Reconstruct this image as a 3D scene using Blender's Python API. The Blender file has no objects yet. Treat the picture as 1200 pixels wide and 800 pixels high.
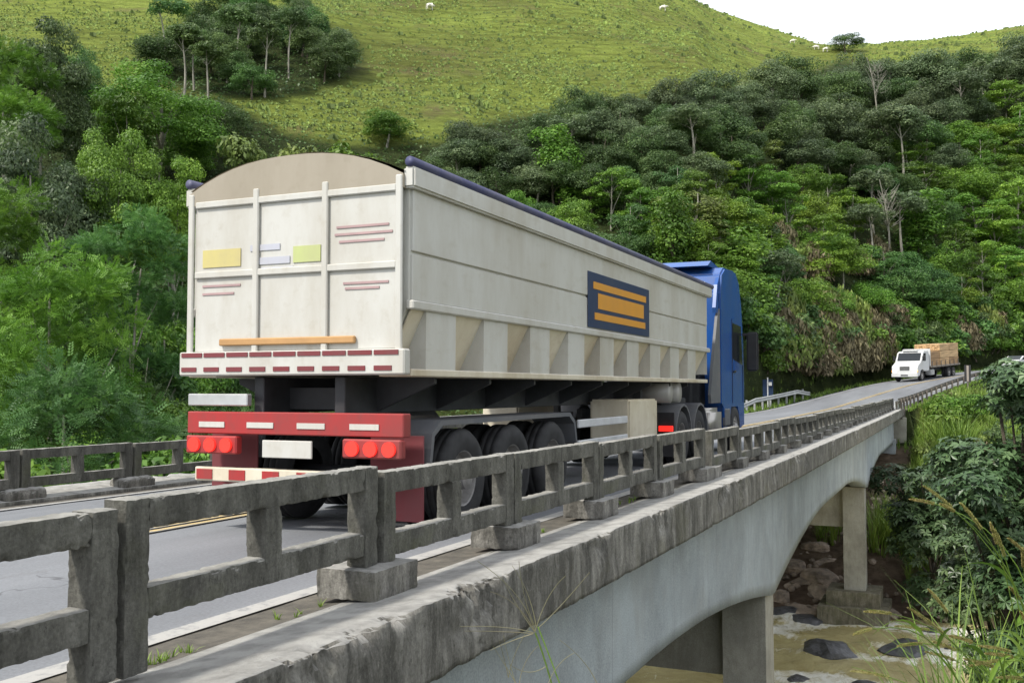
import bpy, bmesh, math, random
import numpy as np
from mathutils import Vector, Matrix, noise as mn
from math import radians, sin, cos, pi

random.seed(7)
rng = np.random.default_rng(7)
scene = bpy.context.scene

# ------------------------------------------------------------------ camera
FPX = 1166.67
PH = math.atan(55 / FPX)
TH = math.atan(518 / FPX * cos(PH))
CT, ST = cos(TH), sin(TH)
cam = bpy.data.cameras.new("camera")
cam.lens = 35.0
cam.sensor_width = 36.0
cam.clip_end = 3000
cam.clip_start = 0.05
cam_o = bpy.data.objects.new("camera", cam)
scene.collection.objects.link(cam_o)
cam_o.rotation_euler = (radians(90) + PH, 0, TH)
scene.camera = cam_o

# ------------------------------------------------------------------ sky, sun
SUN_EL, SUN_AZ = radians(50), radians(205)      # azimuth from +Y clockwise: behind the camera, a little left
w = bpy.data.worlds.new("World")
scene.world = w
w.use_nodes = True
nt = w.node_tree
for n in list(nt.nodes):
    nt.nodes.remove(n)
sky = nt.nodes.new('ShaderNodeTexSky')
sky.sky_type = 'NISHITA'
sky.sun_disc = False
sky.sun_elevation = SUN_EL
sky.sun_rotation = SUN_AZ
mixs = nt.nodes.new('ShaderNodeMixRGB')
mixs.inputs[0].default_value = 0.80
mixs.inputs[2].default_value = (10.6, 11.0, 11.6, 1)      # white cloud cover
bg = nt.nodes.new('ShaderNodeBackground')
bg.inputs[1].default_value = 0.083
wo = nt.nodes.new('ShaderNodeOutputWorld')
nt.links.new(sky.outputs[0], mixs.inputs[1])
nt.links.new(mixs.outputs[0], bg.inputs[0])
nt.links.new(bg.outputs[0], wo.inputs[0])

sl = bpy.data.lights.new("sun", 'SUN')
sl.energy = 2.8
sl.angle = radians(6)
sl.color = (1.0, 0.95, 0.86)
so = bpy.data.objects.new("sun", sl)
scene.collection.objects.link(so)
sd = Vector((sin(SUN_AZ) * cos(SUN_EL), cos(SUN_AZ) * cos(SUN_EL), sin(SUN_EL)))
so.rotation_euler = sd.to_track_quat('Z', 'Y').to_euler()

scene.view_settings.view_transform = 'Standard'
scene.view_settings.look = 'None'
scene.view_settings.gamma = 1
scene.view_settings.exposure = 0.80

# ------------------------------------------------------------------ helpers
def img(x, y, F):
    """point at image pixel (photo 1200x800) and depth F along the camera heading -> world"""
    u = (x - 600) / FPX
    e = (455 - y) / FPX
    R = u * F
    return Vector((R * CT - F * ST, R * ST + F * CT, e * F))

def cam_xy(X, Y):
    return -X * ST + Y * CT, X * CT + Y * ST     # F, R

def _hash(ix, iy, iz, seed):
    h = (ix * 374761393 + iy * 668265263 + iz * 2147483647 + seed * 974634777) & 0xffffffff
    h = ((h ^ (h >> 13)) * 1274126177) & 0xffffffff
    h = ((h ^ (h >> 16)) * 2246822519) & 0xffffffff
    return ((h ^ (h >> 15)) & 0xffffff) / float(0xffffff)

def vnoise(x, y, z=None, seed=0):
    x = np.asarray(x, float); y = np.asarray(y, float)
    z = np.zeros_like(x) if z is None else np.asarray(z, float)
    ix, iy, iz = (np.floor(a).astype(np.int64) for a in (x, y, z))
    fx, fy, fz = x - ix, y - iy, z - iz
    fx, fy, fz = (a * a * (3 - 2 * a) for a in (fx, fy, fz))
    r = 0
    for dx in (0, 1):
        for dy in (0, 1):
            for dz in (0, 1):
                wgt = (fx if dx else 1 - fx) * (fy if dy else 1 - fy) * (fz if dz else 1 - fz)
                r = r + wgt * _hash(ix + dx, iy + dy, iz + dz, seed)
    return r * 2 - 1

def fbm(x, y, z=None, oct=4, seed=0):
    r = 0; a = 1; f = 1; t = 0
    for i in range(oct):
        r = r + a * vnoise(x * f, y * f, None if z is None else z * f, seed + i * 17)
        t += a; a *= .5; f *= 2.03
    return r / t

def sstep(a, b, x):
    t = np.clip((x - a) / (b - a), 0, 1)
    return t * t * (3 - 2 * t)

HAZE = 0.0
def link(o):
    scene.collection.objects.link(o)
    return o

def tag(o, label=None, cat=None, group=None, kind=None):
    if label: o['label'] = label
    if cat: o['category'] = cat
    if group: o['group'] = group
    if kind: o['kind'] = kind
    return o

def empty(name, loc=(0, 0, 0), rz=0.0):
    o = bpy.data.objects.new(name, None)
    o.location = loc
    o.rotation_euler = (0, 0, rz)
    o.empty_display_size = .2
    return link(o)

def mobj(name, mesh, parent=None, mat=None):
    o = bpy.data.objects.new(name, mesh)
    link(o)
    if parent is not None: o.parent = parent
    if mat is not None and len(mesh.materials) == 0: mesh.materials.append(mat)
    return o

def mesh_np(name, V, Fc, mat=None, smooth=False, tint=None):
    """V (n,3); Fc (m,k) int array or a list of tuples"""
    me = bpy.data.meshes.new(name)
    V = np.asarray(V, np.float32)
    if isinstance(Fc, np.ndarray):
        m, k = Fc.shape
        me.vertices.add(len(V)); me.vertices.foreach_set('co', V.ravel())
        me.loops.add(m * k); me.loops.foreach_set('vertex_index', Fc.astype(np.int32).ravel())
        me.polygons.add(m)
        me.polygons.foreach_set('loop_start', np.arange(0, m * k, k, dtype=np.int32))
        me.update(calc_edges=True)
    else:
        me.from_pydata([tuple(map(float, v)) for v in V], [], Fc)
        me.update()
    if smooth:
        me.polygons.foreach_set('use_smooth', np.ones(len(me.polygons), bool))
    if tint is not None:
        at = me.attributes.new('tint', 'FLOAT', 'FACE')
        at.data.foreach_set('value', np.asarray(tint, np.float32))
    if mat is not None: me.materials.append(mat)
    return me

def copy_tree(o, parent=None):
    c = o.copy(); link(c); c.parent = parent
    for ch in list(o.children):
        copy_tree(ch, c)
    return c

class B:
    """collects simple shapes into one mesh"""
    def __init__(s): s.bm = bmesh.new()
    def box(s, x0, x1, y0, y1, z0, z1, bev=0.0, seg=1, rot=None, piv=None):
        g = bmesh.ops.create_cube(s.bm, size=1)['verts']
        for v in g:
            v.co = Vector(((x0 + x1) / 2 + v.co.x * (x1 - x0), (y0 + y1) / 2 + v.co.y * (y1 - y0), (z0 + z1) / 2 + v.co.z * (z1 - z0)))
        if bev:
            ed = list({e for v in g for e in v.link_edges})
            r = bmesh.ops.bevel(s.bm, geom=ed, offset=bev, segments=seg, affect='EDGES')
            g = list({v for v in r['verts']} | {v for v in g if v.is_valid})
        if rot is not None:
            bmesh.ops.rotate(s.bm, verts=g, cent=piv or Vector(((x0 + x1) / 2, (y0 + y1) / 2, (z0 + z1) / 2)), matrix=rot)
        return s
    def cyl(s, p, q, r, n=16, r2=None, cap=True):
        p, q = Vector(p), Vector(q); d = q - p
        m = Matrix.Translation((p + q) / 2) @ d.to_track_quat('Z', 'Y').to_matrix().to_4x4()
        bmesh.ops.create_cone(s.bm, cap_ends=cap, segments=n, radius1=r, radius2=r if r2 is None else r2, depth=d.length, matrix=m)
        return s
    def prism(s, pts, axis, a, b):
        """pts 2d outline; axis 'x': pts=(y,z) extruded from x=a to b; 'y': pts=(x,z)"""
        def mk(p, t): return (t, p[0], p[1]) if axis == 'x' else ((p[0], t, p[1]) if axis == 'y' else (p[0], p[1], t))
        A = [s.bm.verts.new(mk(p, a)) for p in pts]; C_ = [s.bm.verts.new(mk(p, b)) for p in pts]
        n = len(pts)
        s.bm.faces.new(A); s.bm.faces.new(C_[::-1])
        for i in range(n): s.bm.faces.new((A[i], C_[i], C_[(i + 1) % n], A[(i + 1) % n]))
        return s
    def lathe(s, prof, cx, cy, cz, n=28, axis='x'):
        """prof: list of (r, t) around a line parallel to x through (cy,cz)"""
        rings = []
        for r, t in prof:
            rings.append([s.bm.verts.new((cx + t, cy + r * cos(2 * pi * k / n), cz + r * sin(2 * pi * k / n))) for k in range(n)])
        for a, b in zip(rings[:-1], rings[1:]):
            for k in range(n):
                s.bm.faces.new((a[k], a[(k + 1) % n], b[(k + 1) % n], b[k]))
        return s
    def quad(s, a, b, c, d):
        s.bm.faces.new([s.bm.verts.new(p) for p in (a, b, c, d)]); return s
    def mesh(s, name, mat=None, smooth=False):
        bmesh.ops.recalc_face_normals(s.bm, faces=s.bm.faces)
        me = bpy.data.meshes.new(name); s.bm.to_mesh(me); s.bm.free()
        if smooth:
            for p in me.polygons: p.use_smooth = True
        if mat: me.materials.append(mat)
        return me
    def obj(s, name, mat, parent=None, smooth=False):
        return mobj(name, s.mesh(name, mat, smooth), parent)

# ------------------------------------------------------------------ materials
def newmat(name):
    m = bpy.data.materials.new(name); m.use_nodes = True
    t = m.node_tree
    b = t.nodes['Principled BSDF']
    return m, t, b

def N(t, kind, **kw):
    n = t.nodes.new(kind)
    for k, v in kw.items():
        setattr(n, k, v)
    return n

def ramp(t, fac, stops):
    r = N(t, 'ShaderNodeValToRGB')
    els = r.color_ramp.elements
    while len(els) < len(stops): els.new(.5)
    for e, (p, c) in zip(els, stops):
        e.position = p
        e.color = (c[0], c[1], c[2], 1) if not isinstance(c, (int, float)) else (c, c, c, 1)
    t.links.new(fac, r.inputs[0])
    return r.outputs[0]

def noise_n(t, scale, stretch=(1, 1, 1), detail=6, rough=.6, coord='Object', dist=0):
    tc = N(t, 'ShaderNodeTexCoord'); mp = N(t, 'ShaderNodeMapping')
    mp.inputs['Scale'].default_value = stretch
    t.links.new(tc.outputs[coord], mp.inputs[0])
    n = N(t, 'ShaderNodeTexNoise')
    n.inputs['Scale'].default_value = scale
    n.inputs['Detail'].default_value = detail
    n.inputs['Roughness'].default_value = rough
    n.inputs['Distortion'].default_value = dist
    t.links.new(mp.outputs[0], n.inputs['Vector'])
    return n.outputs['Fac']

def mix(t, f, a, b, mode='MIX'):
    m = N(t, 'ShaderNodeMixRGB', blend_type=mode)
    for i, v in ((0, f), (1, a), (2, b)):
        if isinstance(v, bpy.types.NodeSocket): t.links.new(v, m.inputs[i])
        else: m.inputs[i].default_value = v if isinstance(v, (int, float)) and i == 0 else ((v, v, v, 1) if isinstance(v, (int, float)) else (*v, 1))
    return m.outputs[0]

def bump(t, b, h, strength=.5, dist=.02):
    bn = N(t, 'ShaderNodeBump')
    bn.inputs['Strength'].default_value = strength
    bn.inputs['Distance'].default_value = dist
    t.links.new(h, bn.inputs['Height'])
    t.links.new(bn.outputs[0], b.inputs['Normal'])

def simple(name, col, rough=.5, metal=0, var=.12, scale=3, bmp=None, stretch=(1, 1, 1)):
    m, t, b = newmat(name)
    n = noise_n(t, scale, stretch)
    lo = tuple(c * (1 - var * 1.5) for c in col); hi = tuple(min(1, c * (1 + var)) for c in col)
    t.links.new(ramp(t, n, [(.3, lo), (.7, hi)]), b.inputs['Base Color'])
    b.inputs['Roughness'].default_value = rough
    b.inputs['Metallic'].default_value = metal
    if bmp: bump(t, b, noise_n(t, bmp[0]), bmp[1], bmp[2])
    return m

def concrete(name, base, dark, streak=.6, bias=.5, moss=None, pore=.6, tscale=1.0, topc=None):
    """weathered concrete: blotches, vertical run-off streaks, pores"""
    m, t, b = newmat(name)
    blot = noise_n(t, 2.2 * tscale, detail=8, rough=.65)
    c = ramp(t, blot, [(.28, tuple(x * .72 for x in base)), (.5, base), (.72, tuple(min(1, x * 1.28) for x in base))])
    st = noise_n(t, 5.0 * tscale, (1, 1, .24), detail=9, rough=.74, dist=.35)
    c = mix(t, ramp(t, st, [(bias - .08, streak), (bias + .12, 0.0)]), c, dark)
    if pore > .5:
        spk = noise_n(t, 17, (1, 1, .6), detail=8, rough=.8)
        c = mix(t, ramp(t, spk, [(.56, 0.0), (.66, .75)]), c, dark)
        c = mix(t, ramp(t, spk, [(.30, .55), (.40, 0.0)]), c, tuple(min(1, x * 1.7) for x in base))
    fine = noise_n(t, 60, detail=3)
    c = mix(t, .45, c, ramp(t, fine, [(.3, .25), (.7, 1.0)]), 'MULTIPLY')
    if moss:
        mo = noise_n(t, 1.7, detail=5)
        c = mix(t, ramp(t, mo, [(.55, 0.0), (.72, .5)]), c, moss)
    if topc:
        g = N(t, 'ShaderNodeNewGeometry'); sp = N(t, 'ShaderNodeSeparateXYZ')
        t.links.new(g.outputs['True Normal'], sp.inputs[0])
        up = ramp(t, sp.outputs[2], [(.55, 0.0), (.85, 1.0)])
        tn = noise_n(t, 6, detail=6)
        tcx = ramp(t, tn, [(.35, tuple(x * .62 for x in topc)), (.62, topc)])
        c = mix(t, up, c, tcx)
    if name == 'grey_blue_concrete':
        sp_ = noise_n(t, 11, detail=6, rough=.8)
        c = mix(t, ramp(t, sp_, [(.66, 0.0), (.70, .6)]), c, (.16, .16, .15))
        gs = noise_n(t, 1.1, (1, 1.0, .5), detail=8, rough=.7)
        c = mix(t, ramp(t, gs, [(.52, 0.0), (.72, .5)]), c, (.30, .30, .28))
        tcc = N(t, 'ShaderNodeTexCoord'); sy = N(t, 'ShaderNodeSeparateXYZ'); t.links.new(tcc.outputs['Object'], sy.inputs[0])
        dv = N(t, 'ShaderNodeMath', operation='DIVIDE'); dv.inputs[1].default_value = 2.44; t.links.new(sy.outputs[1], dv.inputs[0])
        fr = N(t, 'ShaderNodeMath', operation='FRACT'); t.links.new(dv.outputs[0], fr.inputs[0])
        c = mix(t, ramp(t, fr.outputs[0], [(.004, .55), (.010, 0.0)]), c, (.22, .225, .22))
    t.links.new(c, b.inputs['Base Color'])
    b.inputs['Roughness'].default_value = .92
    b.inputs['Specular IOR Level'].default_value = .25
    hs = mix(t, .5, noise_n(t, 30, detail=9, rough=.8), noise_n(t, 9, detail=6))
    bump(t, b, hs, pore, .035)
    return m

M = {}
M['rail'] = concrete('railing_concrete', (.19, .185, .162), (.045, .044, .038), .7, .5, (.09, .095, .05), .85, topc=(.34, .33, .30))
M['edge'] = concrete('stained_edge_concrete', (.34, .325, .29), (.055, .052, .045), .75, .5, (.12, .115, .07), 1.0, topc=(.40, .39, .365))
M['girder'] = concrete('grey_blue_concrete', (.40, .44, .455), (.27, .275, .27), .35, .44, None, .2, .35)
M['pillar'] = concrete('pale_pillar_concrete', (.46, .44, .37), (.25, .23, .18), .5, .44, None, .25, .6)
M['footing'] = concrete('footing_concrete', (.30, .27, .20), (.09, .085, .05), .7, .5, (.12, .13, .05), .6)

def mat_asphalt():
    m, t, b = newmat('worn_asphalt')
    big = noise_n(t, .35, (1, .25, 1), detail=6)
    c = ramp(t, big, [(.3, (.145, .152, .166)), (.7, (.212, .220, .235))])
    fine = noise_n(t, 45, detail=4)
    c = mix(t, .5, c, ramp(t, fine, [(.3, .55), (.7, 1.15)]), 'MULTIPLY')
    v = N(t, 'ShaderNodeTexVoronoi', feature='DISTANCE_TO_EDGE'); v.inputs['Scale'].default_value = .55
    tc = N(t, 'ShaderNodeTexCoord'); wn = N(t, 'ShaderNodeTexNoise'); wn.inputs['Scale'].default_value = 2.5
    t.links.new(tc.outputs['Object'], wn.inputs['Vector'])
    ad = N(t, 'ShaderNodeVectorMath', operation='ADD'); t.links.new(tc.outputs['Object'], ad.inputs[0]); t.links.new(wn.outputs['Color'], ad.inputs[1])
    t.links.new(ad.outputs[0], v.inputs['Vector'])
    crack = ramp(t, v.outputs['Distance'], [(.0, 1.0), (.011, 0.0)])
    msk = ramp(t, noise_n(t, .5), [(.5, 0.0), (.6, .8)])
    c = mix(t, mix(t, 1.0, crack, msk, 'MULTIPLY'), c, (.05, .05, .055))
    trk = noise_n(t, .9, (1, .05, 1), detail=5)
    c = mix(t, .55, c, ramp(t, trk, [(.35, (.78, .78, .78)), (.62, (1.1, 1.1, 1.1))]), 'MULTIPLY')
    st_ = noise_n(t, 1.6, (1, .5, 1), detail=7, rough=.7)
    c = mix(t, ramp(t, st_, [(.60, 0.0), (.70, .5)]), c, (.12, .12, .125))
    t.links.new(c, b.inputs['Base Color'])
    b.inputs['Roughness'].default_value = .78
    bump(t, b, noise_n(t, 80, detail=3), .35, .01)
    return m
M['asphalt'] = mat_asphalt()

def mat_line(name, col, under=(.16, .165, .17), wear=.5):
    m, t, b = newmat(name)
    n = noise_n(t, 9, detail=8, rough=.75)
    t.links.new(mix(t, ramp(t, n, [(wear, 0.0), (wear + .12, .85)]), col, under), b.inputs['Base Color'])
    b.inputs['Roughness'].default_value = .7
    return m
M['white_line'] = mat_line('white_road_paint', (.36, .35, .33), (.21, .21, .21), wear=.50)
M['yellow_line'] = mat_line('yellow_road_paint', (.48, .36, .16), (.24, .23, .22), wear=.50)

def mat_ground():
    m, t, b = newmat('hillside_ground')
    at = N(t, 'ShaderNodeAttribute', attribute_name='forest')
    n1 = noise_n(t, .035, detail=6, rough=.62)
    grass = ramp(t, n1, [(.3, (.18, .205, .050)), (.5, (.255, .315, .066)), (.7, (.34, .42, .085))])
    n2 = noise_n(t, .42, (1, 1, 3.4), detail=9, rough=.78)
    tc = N(t, 'ShaderNodeTexCoord'); mpw = N(t, 'ShaderNodeMapping'); mpw.inputs['Scale'].default_value = (.02, .02, 1)
    t.links.new(tc.outputs['Object'], mpw.inputs[0])
    wv = N(t, 'ShaderNodeTexWave', bands_direction='Z'); wv.inputs['Scale'].default_value = .22; wv.inputs['Distortion'].default_value = 6.5; wv.inputs['Detail'].default_value = 5; wv.inputs['Detail Scale'].default_value = 1.6; wv.inputs['Detail Roughness'].default_value = .7
    mw2 = N(t, 'ShaderNodeMapping'); mw2.inputs['Scale'].default_value = (.12, .12, 1); t.links.new(tc.outputs['Object'], mw2.inputs[0]); t.links.new(mw2.outputs[0], wv.inputs['Vector'])
    terr = wv.outputs['Fac']
    grass = mix(t, .34, grass, ramp(t, terr, [(.12, (.55, .52, .45)), (.42, (1.05, 1.05, 1.0))]), 'MULTIPLY')
    grass = mix(t, .8, grass, ramp(t, n2, [(.38, (.50, .52, .50)), (.58, (1.1, 1.1, 1.05))]), 'MULTIPLY')
    n3 = noise_n(t, .11, detail=8, rough=.75)
    grass = mix(t, ramp(t, n3, [(.54, 0.0), (.72, .75)]), grass, (.19, .14, .085))
    wood = ramp(t, noise_n(t, .6, detail=7), [(.35, (.028, .042, .014)), (.7, (.075, .10, .032))])
    c = mix(t, at.outputs['Fac'], grass, wood)
    at2 = N(t, 'ShaderNodeAttribute', attribute_name='soil')
    soil = ramp(t, noise_n(t, 1.6, detail=8), [(.35, (.15, .105, .075)), (.7, (.33, .24, .17))])
    c = mix(t, at2.outputs['Fac'], c, soil)
    t.links.new(c, b.inputs['Base Color'])
    b.inputs['Roughness'].default_value = .95
    b.inputs['Specular IOR Level'].default_value = .1
    bump(t, b, mix(t, .16, noise_n(t, .55, (1, 1, 3.2), detail=10, rough=.8), terr), 1.0, 1.8)
    return m
M['ground'] = mat_ground()

def mat_leaf(name, lo, mid, hi, transl=.34, rough=.5, jitter=.25):
    m, t, b = newmat(name)
    at = N(t, 'ShaderNodeAttribute', attribute_name='tint')
    oi = N(t, 'ShaderNodeObjectInfo')
    c = ramp(t, at.outputs['Fac'], [(.0, lo), (.5, mid), (1.0, hi)])
    v = ramp(t, oi.outputs['Random'], [(0.0, 1 - jitter), (1.0, 1 + jitter)])
    c = mix(t, 1.0, c, v, 'MULTIPLY')
    hs = N(t, 'ShaderNodeHueSaturation')
    mr = N(t, 'ShaderNodeMapRange'); mr.inputs['To Min'].default_value = .492; mr.inputs['To Max'].default_value = .514
    mu = N(t, 'ShaderNodeMath', operation='MULTIPLY'); mu.inputs[1].default_value = 7.31
    fr = N(t, 'ShaderNodeMath', operation='FRACT')
    t.links.new(oi.outputs['Random'], mu.inputs[0]); t.links.new(mu.outputs[0], fr.inputs[0]); t.links.new(fr.outputs[0], mr.inputs[0])
    t.links.new(mr.outputs[0], hs.inputs['Hue']); t.links.new(c, hs.inputs['Color'])
    c = hs.outputs[0]
    t.links.new(c, b.inputs['Base Color'])
    b.inputs['Roughness'].default_value = rough
    b.inputs['Specular IOR Level'].default_value = .35
    tr = N(t, 'ShaderNodeBsdfTranslucent'); t.links.new(c, tr.inputs['Color'])
    ms = N(t, 'ShaderNodeMixShader'); ms.inputs[0].default_value = transl
    out = t.nodes['Material Output']
    t.links.new(b.outputs[0], ms.inputs[1]); t.links.new(tr.outputs[0], ms.inputs[2]); t.links.new(ms.outputs[0], out.inputs[0])
    return m
M['leaf_dark'] = mat_leaf('dark_green_leaves', (0.034, 0.066, 0.02), (0.085, 0.145, 0.042), (0.21, 0.29, 0.1))
M['leaf_grey'] = mat_leaf('grey_green_leaves', (0.046, 0.072, 0.034), (0.108, 0.155, 0.068), (0.25, 0.31, 0.145))
M['leaf_mid'] = mat_leaf('fresh_green_leaves', (0.048, 0.11, 0.012), (0.115, 0.225, 0.026), (0.24, 0.38, 0.06))
M['leaf_lime'] = mat_leaf('yellow_green_leaves', (0.065, 0.12, 0.012), (0.165, 0.275, 0.028), (0.31, 0.43, 0.06))
M['leaf_blue'] = mat_leaf('cool_green_leaves', (0.034, 0.085, 0.022), (0.08, 0.17, 0.042), (0.165, 0.29, 0.07))
M['leaf_dry'] = mat_leaf('dry_brown_leaves', (0.075, 0.062, 0.034), (0.155, 0.128, 0.07), (0.26, 0.22, 0.13), .15, .7)
M['leaf_olive'] = mat_leaf('olive_leaves', (0.065, 0.095, 0.02), (0.145, 0.2, 0.042), (0.27, 0.33, 0.08), .2, .6)
M['leaf_bush'] = mat_leaf('broad_leaves', (0.024, 0.048, 0.018), (0.07, 0.118, 0.046), (0.18, 0.245, 0.115), .18, .38)
M['leaf_grass'] = mat_leaf('grass_blades', (0.07, 0.12, 0.018), (0.145, 0.235, 0.034), (0.26, 0.36, 0.065), .3, .5)
M['leaf_straw'] = mat_leaf('straw_grass', (.16, .145, .075), (.27, .25, .15), (.38, .35, .23), .2, .6)
M['seed'] = mat_leaf('grass_seed_heads', (.26, .23, .085), (.42, .37, .14), (.55, .49, .21), .2, .7, .1)
M['tussock'] = mat_leaf('pasture_tussocks', (.085, .11, .032), (.17, .215, .052), (.27, .335, .08), .15, .8)
M['bark'] = simple('brown_bark', (.085, .07, .05), .9, var=.4, scale=4, bmp=(12, .5, .05))
M['bark_pale'] = simple('pale_bark', (.26, .245, .205), .85, var=.3, scale=2.5, bmp=(12, .4, .03), stretch=(1, 1, .3))
M['rock'] = simple('river_rock', (.36, .285, .22), .8, var=.5, scale=1.4, bmp=(5, .8, .12))
M['rock_dark'] = simple('wet_dark_rock', (.075, .075, .08), .35, var=.5, scale=2, bmp=(7, .8, .08))

# ------------------------------------------------------------------ road line: straight over the bridge, then a right-hand arc uphill
S0, RAD, DC, KX = 58.3, 132.0, 7.65, .0317
_zs = ([-40, 0, 20, 45, 62, 70, 82, 95, 120, 150, 220], [-1.45, -1.45, -1.52, -1.50, -1.44, -1.30, -.55, .56, 2.13, 3.71, 7.0])
def rz_(S):
    r = 0
    for d, wg in ((-6, .15), (-3, .2), (0, .3), (3, .2), (6, .15)):
        r = r + wg * np.interp(np.asarray(S, float) + d, *_zs)
    return r
def road_pt(S, off, dz=0.0):
    a = max(0.0, S - S0) / RAD
    X = -DC + RAD * (1 - cos(a)) - cos(a) * off
    Y = min(S, S0) + RAD * sin(a) + sin(a) * off
    return Vector((X, Y, float(rz_(S)) - KX * off + dz))
def road_dir(S):
    return -max(0.0, S - S0) / RAD          # rotation about z
def road_inv(X, Y):
    X = np.asarray(X, float); Y = np.asarray(Y, float)
    cx = -DC + RAD
    a = np.arctan2(Y - S0, cx - X)
    rad = np.hypot(X - cx, Y - S0)
    on = (Y > S0)
    off = np.where(on, rad - RAD, -DC - X)
    S = np.where(on, S0 + np.clip(a, 0, 3) * RAD, Y)
    return S, off

# ------------------------------------------------------------------ terrain height
WATER = -9.1
_S = np.linspace(60, 260, 400)
_pts = np.array([road_pt(s, 6.6)[:] for s in _S])
_F, _R = cam_xy(_pts[:, 0], _pts[:, 1])
_u = _R / _F
_ok = np.concatenate([[True], np.diff(_u) > 0]); _cut = np.argmax(~_ok) if (~_ok).any() else len(_u)
_u, _F, _z = _u[:_cut], _F[:_cut], _pts[:_cut, 2]
FU = np.concatenate([[-1.2, -.6, -.3, 0.0], _u]); FF = np.concatenate([[50, 52, 58, 62], _F]); FZ = np.concatenate([[-5, -4.5, -3.5, -2.5], _z])
CU = [-1.2, -.5, -.2, 0, .12, .16, .206, .23, .25, .28, .308, .345, .377, .41, .45, .48, .514, .7, 1.2]
CE = [.46, .47, .47, .46, .425, .408, .386, .378, .371, .361, .352, .350, .351, .354, .358, .363, .369, .37, .34]
CF = [380, 400, 430, 430, 415, 405, 390, 380, 370, 355, 345, 330, 320, 315, 310, 305, 300, 290, 280]
def terrain(X, Y, fine=True):
    X = np.asarray(X, float); Y = np.asarray(Y, float)
    F, R = cam_xy(X, Y)
    Fs = np.maximum(F, 8.0)
    u = np.clip(R / Fs, -1.2, 1.2)
    # banks of the river
    yc = 33.0 + 1.5 * np.sin(X * .06)
    near = np.where(Y < 1.5, -1.7, -1.7 - .5 * (Y - 1.5))
    near = np.maximum(near, -9.9)
    rise = np.maximum(-9.9, WATER - .35 + .45 * (yc - 8.0 - Y))
    bank_n = np.minimum(near, np.maximum(rise, -9.9))
    bank_f = WATER - .5 + .42 * np.maximum(0, Y - (yc + 8.2)) - .17 * np.maximum(0, Y - (yc + 14))
    z = np.where(Y < yc, bank_n, np.maximum(bank_f, -9.9))
    S, off = road_inv(X, Y)
    rz = rz_(S)
    side = np.abs(off)
    # road bench beyond the bridge
    top = np.where(Y > 44, np.minimum(z, np.where(off < 0, rz - .28 - KX * off - .22 * np.maximum(0, -off - 5.0), 1e9)), z)
    z = top
    f0 = np.interp(u, FU, FF); z0 = np.interp(u, FU, FZ)
    f1 = np.interp(u, CU, CF); z1 = np.interp(u, CU, CE) * f1
    t = (F - f0) / (f1 - f0)
    hill = z0 + (z1 - z0) * np.where(t < 1, t + .10 * np.sin(np.clip(t, 0, 1) * pi), 1 - .35 * (t - 1))
    amp = sstep(0, 50, F - f0)
    hill = hill + amp * (5.0 * fbm(X / 55, Y / 55, oct=3, seed=3) + 1.0 * fbm(X / 11, Y / 11, oct=3, seed=9)) * (1 - .6 * sstep(.8, 1, t) * (t < 1.3))
    cut = 2.6 * sstep(0, 3.2, F - f0) * sstep(.12, .22, u)
    hill = hill + cut
    # blend of the far bank into the hill
    wgt = sstep(-2.5, 1.0, F - f0)
    z = np.where(F > f0 - 2.5, z * (1 - wgt) + hill * wgt, z)
    # keep the road bed itself clear
    onroad = (Y > 63.5) & (off < 6.4) & (off > -5.2) & (S < 175)
    z = np.where(onroad, rz - KX * off - .10 - .16 * sstep(4.6, 3.9, side), z)
    onb = (Y > 44) & (Y <= 63.5) & (X > -13.5) & (X < -2)
    z = np.where(onb, np.minimum(z, -2.6), z)
    if fine:
        z = z + .16 * fbm(X / 1.7, Y / 1.7, oct=3, seed=21) * (1 - onroad) * sstep(3, 8, F)
    return z
def tz(X, Y): return float(terrain(np.array([X]), np.array([Y]), False)[0])

def ray_ground(x, y, F0=40, F1=520):
    """first terrain hit along the photo ray"""
    F = np.arange(F0, F1, 1.0)
    u = (x - 600) / FPX; e = (455 - y) / FPX
    R = u * F
    X = R * CT - F * ST; Y = R * ST + F * CT
    d = terrain(X, Y, False) - e * F
    i = np.argmax(d > 0)
    if not d[i] > 0: return None
    return float(X[i]), float(Y[i]), float(F[i])

def _calibrate():
    Fg = np.arange(60, 620, 2.0)
    tgt = list(CE)
    for it in range(4):
        for i, u in enumerate(CU):
            if abs(u) > .7: continue
            uu = np.full_like(Fg, u); Rg = uu * Fg
            z = terrain(Rg * CT - Fg * ST, Rg * ST + Fg * CT, False)
            CE[i] += .8 * (tgt[i] - (z / Fg).max())
_calibrate()

FORX = [-200, 0, 60, 100, 160, 200, 260, 330, 410, 420, 520, 560, 640, 720, 850, 900, 950, 990, 1040, 1100, 1200, 1500]
FORY = [60, 60, 70, 120, 105, 100, 110, 150, 165, 165, 160, 140, 125, 112, 95, 84, 80, 62, 66, 66, 50, 40]
def forest_mask(X, Y, Z):
    F, R = cam_xy(X, Y); Fs = np.maximum(F, 10)
    x = 600 + FPX * R / Fs; y = 455 - FPX * Z / Fs
    b = np.interp(x, FORX, FORY)
    m = sstep(-6, 10, y - b)
    g = sstep(1.25, .9, np.hypot((x - 290) / 125, (y - 62) / 48))      # wooded gully
    return np.clip(np.maximum(m, g), 0, 1)

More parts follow.
